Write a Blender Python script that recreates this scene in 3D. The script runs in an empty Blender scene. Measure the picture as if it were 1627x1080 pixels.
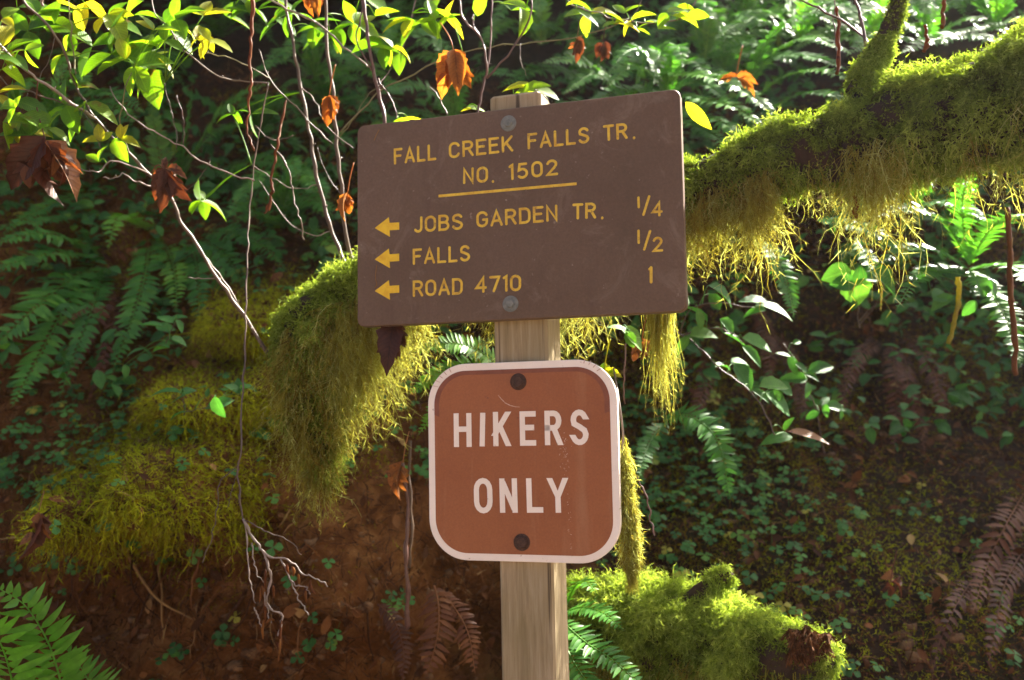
import bpy, math
import numpy as np
from mathutils import Vector, Matrix
R = math.radians
scene = bpy.context.scene
COL = scene.collection
rng = np.random.default_rng(7)

# ---------------------------------------------------------------- camera
FPX, PITCH, ROLL, CAMZ = 1495.41, 0.086414, -0.0224550, 1.45
_f = np.array([0, math.cos(PITCH), math.sin(PITCH)])
_u0 = np.array([0, -math.sin(PITCH), math.cos(PITCH)])
_r0 = np.array([1.0, 0, 0])
_c, _s = math.cos(ROLL), math.sin(ROLL)
_r = _c * _r0 + _s * _u0
_u = -_s * _r0 + _c * _u0
CAM = np.array([0, 0, CAMZ])
cam_d = bpy.data.cameras.new('camera')
cam = bpy.data.objects.new('camera', cam_d)
COL.objects.link(cam)
cam_d.sensor_width = 36
cam_d.lens = FPX / 1627 * 36
cam_d.clip_start = 0.05
cam_d.clip_end = 500
M = Matrix.Identity(4)
for i in range(3):
    M[i][0], M[i][1], M[i][2], M[i][3] = _r[i], _u[i], -_f[i], CAM[i]
cam.matrix_world = M
cam_d.dof.use_dof = True
cam_d.dof.focus_distance = 1.49
cam_d.dof.aperture_fstop = 3.6
scene.camera = cam

# ---------------------------------------------------------------- light
SUN = np.array([0.60, 0.44, 0.67])
SUN /= np.linalg.norm(SUN)
world = bpy.data.worlds.new('World')
scene.world = world
world.use_nodes = True
wn = world.node_tree.nodes
sky = wn.new('ShaderNodeTexSky')
sky.sky_type = 'NISHITA'
sky.sun_disc = False
sky.sun_elevation = math.asin(SUN[2])
sky.sun_rotation = math.atan2(SUN[0], SUN[1])
sky.air_density = 0.3
sky.dust_density = 5.0
sky.ozone_density = 0.0
bg = wn['Background']
bg.inputs['Strength'].default_value = 0.07
world.node_tree.links.new(sky.outputs[0], bg.inputs[0])
sl = bpy.data.lights.new('sun', 'SUN')
sl.energy = 5.0
sl.angle = R(0.5)
sl.color = (1.0, 0.93, 0.80)
so = bpy.data.objects.new('sun', sl)
COL.objects.link(so)
so.location = (3, 2, 6)
so.rotation_euler = Vector(-SUN).to_track_quat('-Z', 'Y').to_euler()

vs = scene.view_settings
scene.display_settings.display_device = 'sRGB'
vs.view_transform = 'Standard'
vs.look = 'None'
vs.exposure = 2.9
vs.gamma = 1.0
vs.use_curve_mapping = False
scene.cycles.max_bounces = 8
scene.cycles.transparent_max_bounces = 4
scene.cycles.use_denoising = True
scene.cycles.sample_clamp_indirect = 6

# ---------------------------------------------------------------- helpers
def at(px, py, Y):
    """world point seen at photo pixel px,py at distance y = Y"""
    d = _f * FPX + _r * (px - 813.5) - _u * (py - 540)
    return CAM + d * (Y / d[1])

def pts(lst, Y=None):
    return np.array([at(p[0], p[1], p[2] if len(p) > 2 else Y) for p in lst])

def nrm(v):
    return v / np.maximum(np.linalg.norm(v, axis=-1, keepdims=True), 1e-9)

def _hash(ix, iy, iz, seed):
    h = (ix * 374761393 + iy * 668265263 + iz * 2147483647 + seed * 974634777) & 0xFFFFFFFF
    h = ((h ^ (h >> 13)) * 1274126177) & 0xFFFFFFFF
    h = (h ^ (h >> 16)) & 0xFFFFFFFF
    return h / 4294967295.0

def vnoise(x, y, z=0.0, seed=0):
    """smooth value noise in -1..1, vectorised"""
    x, y, z = np.broadcast_arrays(np.asarray(x, float), np.asarray(y, float), np.asarray(z, float))
    ix, iy, iz = np.floor(x).astype(np.int64), np.floor(y).astype(np.int64), np.floor(z).astype(np.int64)
    fx, fy, fz = x - ix, y - iy, z - iz
    fx, fy, fz = (t * t * (3 - 2 * t) for t in (fx, fy, fz))
    o = 0
    for dx in (0, 1):
        for dy in (0, 1):
            for dz in (0, 1):
                w = (fx if dx else 1 - fx) * (fy if dy else 1 - fy) * (fz if dz else 1 - fz)
                o = o + w * _hash(ix + dx, iy + dy, iz + dz, seed)
    return o * 2 - 1

def spline(P, n):
    """Catmull-Rom through the points P (any number of columns), n samples"""
    P = np.asarray(P, float)
    if len(P) == 2:
        t = np.linspace(0, 1, n)[:, None]
        return P[0] * (1 - t) + P[1] * t
    Q = np.vstack([2 * P[0] - P[1], P, 2 * P[-1] - P[-2]])
    seg = np.linalg.norm(np.diff(P[:, :3], axis=0), axis=1)
    cum = np.concatenate([[0], np.cumsum(seg)])
    s = np.linspace(0, cum[-1], n)
    k = np.clip(np.searchsorted(cum, s, side='right') - 1, 0, len(P) - 2)
    t = ((s - cum[k]) / np.maximum(seg[k], 1e-9))[:, None]
    p0, p1, p2, p3 = Q[k], Q[k + 1], Q[k + 2], Q[k + 3]
    return 0.5 * (2 * p1 + (p2 - p0) * t + (2 * p0 - 5 * p1 + 4 * p2 - p3) * t ** 2 + (3 * p1 - p0 - 3 * p2 + p3) * t ** 3)

class MB:
    """collects vertices, faces and one tint value per vertex"""
    def __init__(s):
        s.v, s.f, s.t, s.w, s.n = [], [], [], [], 0
    def add(s, V, F, tint=0.5, luv=None):
        V = np.asarray(V, float).reshape(-1, 3)
        T = np.broadcast_to(np.asarray(tint, float), (len(V),))
        for f in (F if isinstance(F, list) else [F]):
            s.f.append(np.asarray(f, np.int64) + s.n)
        s.v.append(V)
        s.t.append(T)
        s.w.append(np.full((len(V), 3), [.5, .6, 0.0]) if luv is None else luv)
        s.n += len(V)
    def build(s, name, mat, parent=None, smooth=True, loc=None, recalc=False):
        me = bpy.data.meshes.new(name)
        V = np.vstack(s.v)
        base = np.zeros(3)
        if parent is not None:
            base = np.array(parent.get('_org', (0, 0, 0)), float)
        if loc is not None:
            base = np.array(loc, float)
        V = V - base
        me.vertices.add(len(V))
        me.vertices.foreach_set('co', V.ravel().astype(np.float32))
        li = np.concatenate([f.ravel() for f in s.f])
        cnt = np.concatenate([np.full(len(f), f.shape[1]) for f in s.f])
        st = np.concatenate([[0], np.cumsum(cnt)[:-1]])
        me.loops.add(len(li))
        me.loops.foreach_set('vertex_index', li.astype(np.int32))
        me.polygons.add(len(cnt))
        me.polygons.foreach_set('loop_start', st.astype(np.int32))
        me.polygons.foreach_set('loop_total', cnt.astype(np.int32))
        me.polygons.foreach_set('use_smooth', np.full(len(cnt), smooth))
        a = me.attributes.new('tint', 'FLOAT', 'POINT')
        a.data.foreach_set('value', np.concatenate(s.t).astype(np.float32))
        if any(w.shape and (w[:, 2] > .5).any() for w in s.w):
            a = me.attributes.new('luv', 'FLOAT_VECTOR', 'POINT')
            a.data.foreach_set('vector', np.vstack(s.w).astype(np.float32).ravel())
        me.update(calc_edges=True)
        me.materials.append(mat)
        o = bpy.data.objects.new(name, me)
        COL.objects.link(o)
        if parent is not None:
            o.parent = parent
        else:
            o.location = base
        o['_org'] = [float(x) for x in base]
        return o

def tag(o, label=None, cat=None, group=None, kind=None):
    if label: o['label'] = label
    if cat: o['category'] = cat
    if group: o['group'] = group
    if kind: o['kind'] = kind
    return o

def empty(name, loc, label, cat, group=None):
    o = bpy.data.objects.new(name, None)
    COL.objects.link(o)
    o.location = [float(x) for x in loc]
    o.empty_display_size = 0.05
    o['_org'] = [float(x) for x in loc]
    return tag(o, label, cat, group)

def tube(mb, P, rad, ns=7, tint=0.5, rough=0.0, seed=0, cap=True):
    P = np.asarray(P, float)
    n = len(P)
    rad = np.broadcast_to(np.asarray(rad, float), (n,))
    T = nrm(np.gradient(P, axis=0))
    a = np.array([0.0, 0, 1]) if abs(T[0][2]) < 0.9 else np.array([1.0, 0, 0])
    N = np.zeros((n, 3))
    v = nrm(np.cross(T[0], a))
    for i in range(n):
        v = v - T[i] * (v @ T[i])
        v = v / max(np.linalg.norm(v), 1e-9)
        N[i] = v
    B = np.cross(T, N)
    ang = np.linspace(0, 2 * np.pi, ns, endpoint=False)
    D = N[:, None] * np.cos(ang)[None, :, None] + B[:, None] * np.sin(ang)[None, :, None]
    V = P[:, None] + D * rad[:, None, None]
    if rough:
        k = 1.2 / max(rad.mean(), 1e-4)
        nz = vnoise(V[..., 0] * k, V[..., 1] * k, V[..., 2] * k, seed) + 0.5 * vnoise(V[..., 0] * k * 2.7, V[..., 1] * k * 2.7, V[..., 2] * k * 2.7, seed + 1)
        V = V + D * (rad[:, None] * rough * nz)[..., None]
    i = np.arange(n - 1)[:, None] * ns
    j = np.arange(ns)[None]
    F = np.stack([i + j, i + (j + 1) % ns, i + ns + (j + 1) % ns, i + ns + j], -1).reshape(-1, 4)
    fs = [F]
    V = V.reshape(-1, 3)
    if cap:
        V = np.vstack([V, P[0], P[-1]])
        k0 = n * ns
        jj = np.arange(ns)
        fs.append(np.stack([np.full(ns, k0), (jj + 1) % ns, jj], -1))
        fs.append(np.stack([np.full(ns, k0 + 1), (n - 1) * ns + jj, (n - 1) * ns + (jj + 1) % ns], -1))
    mb.add(V, fs, tint)
    return D

def strands(mb, root, d, L, W, nseg=3, droop=0.3, wob=0.25, tint=None, twigs=0, twig_len=0.4, rg=rng):
    """tapered curling ribbons; twigs side sprigs on each"""
    root = np.asarray(root, float)
    N = len(root)
    if N == 0: return
    L = np.broadcast_to(np.asarray(L, float), (N,))
    W = np.broadcast_to(np.asarray(W, float), (N,))
    droop = np.broadcast_to(np.asarray(droop, float), (N,))[:, None]
    d = nrm(np.asarray(d, float))
    if tint is None: tint = rg.random(N)
    tint = np.broadcast_to(np.asarray(tint, float), (N,))
    P = [root]
    Ds = [d]
    p = root
    for k in range(nseg):
        d = nrm(d + droop * np.array([0, 0, -1.0]) + wob * rg.normal(size=(N, 3)))
        p = p + d * (L / nseg)[:, None]
        P.append(p)
        Ds.append(d)
    side = nrm(np.cross(d + 0.01, rg.normal(size=(N, 3))))
    V = []
    for k in range(nseg + 1):
        s_ = nrm(side - Ds[k] * (side * Ds[k]).sum(1, keepdims=True))
        w = (W * (1 - 0.85 * (k / nseg)) * 0.5)[:, None]
        V += [P[k] - s_ * w, P[k] + s_ * w]
    V = np.stack(V, 1)
    m = 2 * (nseg + 1)
    b = (np.arange(N) * m)[:, None]
    q = np.array([[2 * k, 2 * k + 1, 2 * k + 3, 2 * k + 2] for k in range(nseg)]).reshape(1, -1)
    F = (b + q).reshape(-1, 4)
    mb.add(V.reshape(-1, 3), F, np.repeat(tint, m))
    for k in range(twigs):
        t = rg.random(N) * nseg
        i = np.clip(t.astype(int), 0, nseg - 1)
        fr = (t - i)[:, None]
        PP = np.stack(P, 1)
        DD = np.stack(Ds, 1)
        idx = np.arange(N)
        base = PP[idx, i] * (1 - fr) + PP[idx, i + 1] * fr
        dd = DD[idx, i]
        sd = nrm(np.cross(dd, rg.normal(size=(N, 3))))
        td = nrm(dd * 0.7 + sd)
        l = L * twig_len * (0.5 + 0.7 * rg.random(N)) * (1 - 0.5 * t / nseg)
        s2 = nrm(np.cross(td, rg.normal(size=(N, 3)))) * (W * 0.42)[:, None]
        V2 = np.stack([base - s2, base + s2, base + td * l[:, None] + np.array([0, 0, -1]) * (l * droop[:, 0] * .4)[:, None]], 1)
        F2 = (np.arange(N) * 3)[:, None] + np.arange(3)[None]
        mb.add(V2.reshape(-1, 3), F2, np.repeat(np.clip(tint + 0.12, 0, 1), 3))

def blades(mb, base, d, nor, L, W, fold=0.15, curl=0.2, ns=6, peak=0.42, tint=0.5, tip=1.0, lobe=0.0):
    """leaf blades: ns stations by 3 columns"""
    base = np.asarray(base, float).reshape(-1, 3)
    N = len(base)
    d = nrm(np.broadcast_to(np.asarray(d, float), (N, 3)))
    nor = np.broadcast_to(np.asarray(nor, float), (N, 3))
    side = nrm(np.cross(d, nor))
    nor = nrm(np.cross(side, d))
    L, W, fold, curl, tint = (np.broadcast_to(np.asarray(a, float), (N,)) for a in (L, W, fold, curl, tint))
    t = np.linspace(0, 1, ns)
    e = math.log(0.5) / math.log(peak)
    w = np.sin(np.pi * t ** e) ** 0.85
    w = np.maximum(w, 0.03)
    w[-1] = 0.02
    if lobe:
        w = w * (1 + lobe * np.sin(t * 40))
    tt = t[None, :]
    # bend along a circular arc
    c = curl[:, None]
    along = tt - 0.16 * c * c * tt ** 3
    dz = -0.5 * c * tt ** 2
    mid = base[:, None] + d[:, None] * (along * L[:, None])[..., None] + nor[:, None] * (dz * L[:, None])[..., None]
    off = side[:, None] * (w[None] * W[:, None] * 0.5)[..., None]
    up = nor[:, None] * (w[None] * W[:, None] * 0.5 * fold[:, None])[..., None]
    V = np.stack([mid - off + up, mid, mid + off + up], 2)
    m = ns * 3
    b = (np.arange(N) * m)[:, None]
    q = []
    for k in range(ns - 1):
        for j in (0, 1):
            q.append([3 * k + j, 3 * k + j + 1, 3 * k + 3 + j + 1, 3 * k + 3 + j])
    q = np.array(q).reshape(1, -1)
    luv = np.stack([np.repeat(t, 3), np.tile([-1.0, 0, 1], ns), np.ones(m)], -1)
    mb.add(V.reshape(-1, 3), (b + q).reshape(-1, 4), np.repeat(tint, m), np.tile(luv, (N, 1)))

# ---------------------------------------------------------------- materials
def mat_new(name):
    m = bpy.data.materials.new(name)
    m.use_nodes = True
    nt = m.node_tree
    for n in list(nt.nodes):
        if n.type != 'OUTPUT_MATERIAL': nt.nodes.remove(n)
    out = [n for n in nt.nodes if n.type == 'OUTPUT_MATERIAL'][0]
    return m, nt, out

def nd(nt, t, **kw):
    n = nt.nodes.new(t)
    for k, v in kw.items():
        setattr(n, k, v)
    return n

def ramp(nt, src, stops):
    r = nd(nt, 'ShaderNodeValToRGB')
    while len(r.color_ramp.elements) < len(stops):
        r.color_ramp.elements.new(0.5)
    for e, (p, c) in zip(r.color_ramp.elements, stops):
        e.position = p
        e.color = (*c, 1)
    nt.links.new(src, r.inputs[0])
    return r.outputs[0]

def noise(nt, scale, detail=4, rough=0.6, vec=None, dist=0.0):
    n = nd(nt, 'ShaderNodeTexNoise')
    n.inputs['Scale'].default_value = scale
    n.inputs['Detail'].default_value = detail
    n.inputs['Roughness'].default_value = rough
    n.inputs['Distortion'].default_value = dist
    if vec is not None: nt.links.new(vec, n.inputs['Vector'])
    return n.outputs['Fac']

def coords(nt, scale=(1, 1, 1), kind='Object', rot=(0, 0, 0)):
    tc = nd(nt, 'ShaderNodeTexCoord')
    mp = nd(nt, 'ShaderNodeMapping')
    mp.inputs['Scale'].default_value = scale
    mp.inputs['Rotation'].default_value = rot
    nt.links.new(tc.outputs[kind], mp.inputs[0])
    return mp.outputs[0]

def mixc(nt, fac, a, b, mode='MIX'):
    m = nd(nt, 'ShaderNodeMix', data_type='RGBA', blend_type=mode)
    for s_, v in ((m.inputs[0], fac), (m.inputs[6], a), (m.inputs[7], b)):
        if isinstance(v, (int, float)): s_.default_value = v
        elif isinstance(v, tuple): s_.default_value = (*v, 1)
        else: nt.links.new(v, s_)
    return m.outputs[2]

def bump(nt, h, strength=0.3, dist=0.01):
    b = nd(nt, 'ShaderNodeBump')
    b.inputs['Strength'].default_value = strength
    b.inputs['Distance'].default_value = dist
    nt.links.new(h, b.inputs['Height'])
    return b.outputs[0]

def foliage(name, stops, trans=0.45, tcol=(1.5, 1.5, 0.7), rough=0.45, spec=0.5, spot=None, vein=None):
    """leaf or moss: tint attribute picks the colour, part of the light passes through"""
    m, nt, out = mat_new(name)
    at_ = nd(nt, 'ShaderNodeAttribute', attribute_name='tint')
    c = ramp(nt, at_.outputs['Fac'], stops)
    vec = coords(nt, (1, 1, 1))
    n = noise(nt, 60, 3, 0.6, vec)
    c = mixc(nt, 0.55, c, ramp(nt, n, [(0.3, (0.55, 0.55, 0.55)), (0.7, (1.25, 1.25, 1.2))]), 'MULTIPLY')
    if spot:
        c = mixc(nt, ramp(nt, noise(nt, spot[1], 4, 0.65, vec), [(0.6, (0, 0, 0)), (0.7, (.9, .9, .9))]), c, spot[0])
    hb = None
    if vein:
        la = nd(nt, 'ShaderNodeAttribute', attribute_name='luv')
        sx = nd(nt, 'ShaderNodeSeparateXYZ')
        nt.links.new(la.outputs['Vector'], sx.inputs[0])
        def mth(op, a, b=None, cl=False):
            q = nd(nt, 'ShaderNodeMath', operation=op, use_clamp=cl)
            for i_, v_ in enumerate((a, b)):
                if v_ is None: continue
                if isinstance(v_, (int, float)): q.inputs[i_].default_value = v_
                else: nt.links.new(v_, q.inputs[i_])
            return q.outputs[0]
        ab = mth('ABSOLUTE', sx.outputs[1])
        mid = mth('SUBTRACT', 1.0, mth('MULTIPLY', ab, 9.0), True)
        ph = mth('SUBTRACT', mth('MULTIPLY', sx.outputs[0], 42.0), mth('MULTIPLY', ab, 9.0))
        sv = mth('POWER', mth('ABSOLUTE', mth('SINE', ph)), 8.0)
        vv = mth('MAXIMUM', mid, mth('MULTIPLY', mth('SUBTRACT', 1.0, sv), 0.0))
        vv = mth('MAXIMUM', mid, mth('MULTIPLY', sv, 0.45))
        c = mixc(nt, vv, c, mixc(nt, 1.0, c, vein, 'MULTIPLY'))
        hb = bump(nt, sv, 0.35, 0.002)
    p = nd(nt, 'ShaderNodeBsdfPrincipled')
    nt.links.new(c, p.inputs['Base Color'])
    if hb is not None: nt.links.new(hb, p.inputs['Normal'])
    p.inputs['Roughness'].default_value = rough
    p.inputs['Specular IOR Level'].default_value = spec
    t = nd(nt, 'ShaderNodeBsdfTranslucent')
    nt.links.new(mixc(nt, 1.0, c, tcol, 'MULTIPLY'), t.inputs['Color'])
    mx = nd(nt, 'ShaderNodeMixShader')
    mx.inputs[0].default_value = trans
    nt.links.new(p.outputs[0], mx.inputs[1])
    nt.links.new(t.outputs[0], mx.inputs[2])
    nt.links.new(mx.outputs[0], out.inputs[0])
    return m

def surface(name, col_fn, rough=0.8, spec=0.3, bmp=None):
    m, nt, out = mat_new(name)
    p = nd(nt, 'ShaderNodeBsdfPrincipled')
    c = col_fn(nt)
    nt.links.new(c, p.inputs['Base Color'])
    p.inputs['Roughness'].default_value = rough
    p.inputs['Specular IOR Level'].default_value = spec
    if bmp: nt.links.new(bmp(nt), p.inputs['Normal'])
    nt.links.new(p.outputs[0], out.inputs[0])
    return m

MAT = {}
MAT['leaf'] = foliage('bright_leaf', [(0, (0.05, 0.14, 0.010)), (0.5, (0.09, 0.20, 0.012)), (0.85, (0.15, 0.26, 0.015)), (1, (0.30, 0.30, 0.02))], 0.58, (1.9, 1.8, 0.5), 0.42, 0.4, ((0.16, 0.09, 0.02), 26), (1.6, 1.45, 1.6))
MAT['undergrowth'] = foliage('undergrowth_leaf', [(0, (0.03, 0.11, 0.025)), (0.6, (0.06, 0.19, 0.036)), (0.95, (0.13, 0.27, 0.035)), (1, (0.32, 0.30, 0.04))], 0.35, (1.5, 1.6, 0.6), 0.52, 0.3, None, (1.6, 1.5, 1.6))
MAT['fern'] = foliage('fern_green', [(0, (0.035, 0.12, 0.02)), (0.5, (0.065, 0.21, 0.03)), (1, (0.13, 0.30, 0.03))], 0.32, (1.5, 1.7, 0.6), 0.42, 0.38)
MAT['fern_near'] = foliage('near_fern_green', [(0, (0.05, 0.17, 0.012)), (1, (0.09, 0.27, 0.02))], 0.35, (1.5, 1.7, 0.6), 0.4, 0.5)
MAT['fern_dead'] = foliage('dead_fern_brown', [(0, (0.05, 0.018, 0.008)), (0.6, (0.11, 0.038, 0.014)), (1, (0.2, 0.08, 0.025))], 0.25, (1.4, 1.1, 0.7), 0.6, 0.3)
MAT['moss'] = foliage('log_moss', [(0, (0.055, 0.032, 0.010)), (0.25, (0.085, 0.10, 0.014)), (0.6, (0.165, 0.235, 0.026)), (1, (0.37, 0.45, 0.09))], 0.5, (1.45, 1.5, 0.75), 0.8, 0.15)
MAT['moss_hang'] = foliage('hanging_moss_strand', [(0, (0.11, 0.06, 0.014)), (0.4, (0.25, 0.205, 0.032)), (0.75, (0.34, 0.34, 0.075)), (1, (0.47, 0.50, 0.19))], 0.55, (1.45, 1.45, 0.85), 0.8, 0.1)
MAT['moss_bank'] = foliage('bank_moss', [(0, (0.15, 0.075, 0.006)), (0.3, (0.23, 0.21, 0.006)), (0.6, (0.31, 0.36, 0.010)), (1, (0.55, 0.55, 0.02))], 0.35, (1.4, 1.5, 0.6), 0.85, 0.1)
MAT['deadleaf'] = foliage('dead_leaf_brown', [(0, (0.05, 0.016, 0.009)), (0.5, (0.12, 0.042, 0.018)), (1, (0.30, 0.14, 0.045))], 0.35, (1.9, 1.3, 0.6), 0.45, 0.4, ((0.03, 0.01, 0.006), 70), (.55, .5, .5))
MAT['orangeleaf'] = foliage('orange_leaf', [(0, (0.15, 0.045, 0.012)), (0.5, (0.27, 0.095, 0.018)), (1, (0.42, 0.2, 0.04))], 0.4, (1.6, 1.3, 0.6), 0.5, 0.3, ((0.10, 0.025, 0.008), 90), (.55, .5, .5))
MAT['litter'] = foliage('leaf_litter', [(0, (0.035, 0.013, 0.004)), (0.6, (0.12, 0.046, 0.014)), (0.93, (0.21, 0.09, 0.028)), (1, (0.36, 0.24, 0.09))], 0.1, (1, 1, 1), 0.8, 0.15)
MAT['needle'] = foliage('conifer_needle', [(0, (0.012, 0.03, 0.01)), (1, (0.04, 0.08, 0.02))], 0.15, (1.3, 1.5, 0.6), 0.5, 0.4)

def bark_col(a, b, sc=40):
    def f(nt):
        v = coords(nt, (1, 1, 0.35))
        return ramp(nt, noise(nt, sc, 6, 0.7, v, 1.0), [(0.3, a), (0.7, b)])
    return f
def bark_b(sc=60, s_=0.6, d=0.01):
    return lambda nt: bump(nt, noise(nt, sc, 6, 0.7, coords(nt, (1, 1, .4)), 1.0), s_, d)
MAT['bark'] = surface('dark_bark', bark_col((0.018, 0.011, 0.007), (0.06, 0.036, 0.02)), 0.85, 0.2, bark_b())
MAT['stem'] = surface('brown_stem_bark', bark_col((0.055, 0.034, 0.022), (0.13, 0.085, 0.055), 90), 0.5, 0.5, bark_b(150, 0.3, 0.002))
MAT['purple_stem'] = surface('purplish_stem_bark', bark_col((0.06, 0.028, 0.024), (0.15, 0.08, 0.065), 90), 0.45, 0.5, bark_b(150, 0.3, 0.002))
MAT['green_stem'] = surface('green_stem_bark', bark_col((0.09, 0.09, 0.025), (0.2, 0.17, 0.07), 90), 0.5, 0.5, bark_b(150, 0.3, 0.002))
MAT['pale_twig'] = surface('pale_twig_bark', bark_col((0.13, 0.095, 0.075), (0.27, 0.21, 0.17), 90), 0.5, 0.5, bark_b(150, 0.3, 0.002))
MAT['trunk'] = surface('mossy_trunk_bark', lambda nt: mixc(nt, ramp(nt, noise(nt, 6, 5, 0.7, coords(nt)), [(0.4, (0, 0, 0)), (0.6, (1, 1, 1))]), bark_col((0.012, 0.01, 0.007), (0.04, 0.03, 0.02))(nt), (0.06, 0.06, 0.012)), 0.9, 0.15, bark_b(40, 0.8, 0.02))

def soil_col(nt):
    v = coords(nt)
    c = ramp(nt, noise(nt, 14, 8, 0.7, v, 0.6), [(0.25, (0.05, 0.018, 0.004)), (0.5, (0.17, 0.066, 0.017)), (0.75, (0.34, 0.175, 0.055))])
    dark_soil = ramp(nt, noise(nt, 22, 8, 0.75, v, 0.5), [(0.3, (0.010, 0.006, 0.004)), (0.55, (0.034, 0.019, 0.010)), (0.75, (0.085, 0.05, 0.026))])
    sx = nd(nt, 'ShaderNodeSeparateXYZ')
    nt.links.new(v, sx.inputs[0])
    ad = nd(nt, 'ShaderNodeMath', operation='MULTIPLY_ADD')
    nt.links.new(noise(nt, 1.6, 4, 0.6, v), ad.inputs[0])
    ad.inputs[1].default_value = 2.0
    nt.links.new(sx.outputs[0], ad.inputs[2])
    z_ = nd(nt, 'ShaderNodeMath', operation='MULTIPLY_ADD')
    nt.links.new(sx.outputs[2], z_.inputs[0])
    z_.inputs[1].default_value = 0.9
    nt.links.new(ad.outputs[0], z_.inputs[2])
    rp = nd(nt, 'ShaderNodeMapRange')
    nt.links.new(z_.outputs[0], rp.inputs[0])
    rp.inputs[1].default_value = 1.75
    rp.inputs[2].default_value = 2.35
    c = mixc(nt, rp.outputs[0], c, dark_soil)  # lens flare red painted in at lower left, shade painted in higher up
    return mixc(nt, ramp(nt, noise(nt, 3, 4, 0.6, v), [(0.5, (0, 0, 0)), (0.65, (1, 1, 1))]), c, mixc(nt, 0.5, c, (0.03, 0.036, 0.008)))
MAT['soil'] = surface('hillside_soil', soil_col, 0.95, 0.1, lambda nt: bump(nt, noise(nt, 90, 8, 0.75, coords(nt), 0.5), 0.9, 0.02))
MAT['floor'] = surface('trail_dirt', lambda nt: ramp(nt, noise(nt, 8, 8, 0.7, coords(nt)), [(0.3, (0.13, 0.085, 0.05)), (0.7, (0.28, 0.2, 0.13))]), 0.95, 0.1, lambda nt: bump(nt, noise(nt, 60, 8, 0.75, coords(nt)), 0.8, 0.02))
# ---------------------------------------------------------------- the ground and the bank
def smooth(a, b, x):
    t = np.clip((x - a) / (b - a), 0, 1)
    return t * t * (3 - 2 * t)

MOUNDS = []   # (x, z, sx, sz, amp, px-depth)
for (px, py, Y, wx, wz, A) in ((195, 795, 2.05, 175, 118, 0.34), (60, 820, 2.05, 70, 80, 0.12), (315, 640, 2.25, 130, 62, 0.24), (395, 510, 2.45, 110, 70, 0.26),
                               (545, 960, 2.1, 150, 110, 0.08)):
    c = at(px, py, Y)
    MOUNDS.append((c[0], c[2], wx * Y / FPX, wz * Y / FPX, A))

def mound_mask(x, z):
    m = 0
    for (mx, mz, sx, sz, A) in MOUNDS[:4]:
        u = (x - mx) / sx
        v = (z - mz) / sz
        m = np.maximum(m, np.exp(-u ** 4 * .6 - u * u * .2) * np.where(v > 0, np.exp(-v * v * .7), np.exp(-(v * 1.6) ** 2)))
    return m

def hillY(x, z, fine=True):
    x = np.asarray(x, float); z = np.asarray(z, float)
    yl = np.interp(z, [-0.3, 0.0, .9, 1.25, 1.5, 1.8, 2.1, 2.6, 3.3, 5, 8], [2.0, 2.05, 2.2, 2.35, 2.5, 2.7, 2.95, 3.4, 4.0, 5.2, 7.2])
    yr = np.interp(z, [-0.3, 0.0, .75, 1.0, 1.3, 1.6, 1.9, 2.3, 3.3, 5, 8], [1.85, 1.9, 2.0, 2.3, 2.72, 2.95, 3.1, 3.35, 4.0, 5.2, 7.2])
    s = smooth(-0.25, 0.35, x)
    y = yl * (1 - s) + yr * s
    y = y + 0.16 * vnoise(x * 1.7, z * 1.7, 0, 3) + 0.06 * vnoise(x * 5, z * 5, 0, 4)
    for (mx, mz, sx, sz, A) in MOUNDS:
        u = (x - mx) / sx
        v = (z - mz) / sz + 0.3 * vnoise(x * 7, 0, 0, 9)
        prof = np.where(v > 0, np.exp(-v * v * 1.1), np.exp(-(v * 1.9) ** 2))
        y = y - A * np.exp(-u ** 4 * 0.7 - u * u * 0.4) * prof
    if fine:
        y = y - 0.05 * mound_mask(x, z) * (vnoise(x * 11, z * 13, 0, 55) + .5 * vnoise(x * 24, z * 26, 0, 56))
        y = y + 0.022 * vnoise(x * 14, z * 14, 0, 5) + 0.011 * vnoise(x * 34, z * 34, 0, 6)
    return y

gx = np.arange(-6, 6.01, 0.025)
gz = np.concatenate([np.arange(-0.3, 3.6, 0.02), np.arange(3.6, 8.01, 0.08)])
X, Z = np.meshgrid(gx, gz)
Yh = hillY(X, Z)
hill = MB()
nx, nz_ = len(gx), len(gz)
i = np.arange(nz_ - 1)[:, None] * nx
j = np.arange(nx - 1)[None]
hill.add(np.stack([X, Yh, Z], -1).reshape(-1, 3), np.stack([i + j, i + j + 1, i + j + 1 + nx, i + j + nx], -1).reshape(-1, 4))
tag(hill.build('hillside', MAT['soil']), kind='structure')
fl = MB()
gx2 = np.linspace(-14, 14, 113); gy2 = np.linspace(-16, 2.3, 74)
X2, Y2 = np.meshgrid(gx2, gy2)
Z2 = 0.03 * vnoise(X2 * 1.1, Y2 * 1.1, 0, 22) + 0.012 * vnoise(X2 * 4, Y2 * 4, 0, 23)
i = np.arange(73)[:, None] * 113; j = np.arange(112)[None]
fl.add(np.stack([X2, Y2, Z2], -1).reshape(-1, 3), np.stack([i + j, i + j + 1, i + j + 114, i + j + 113], -1).reshape(-1, 4))
tag(fl.build('ground', MAT['floor']), kind='structure')

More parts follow.
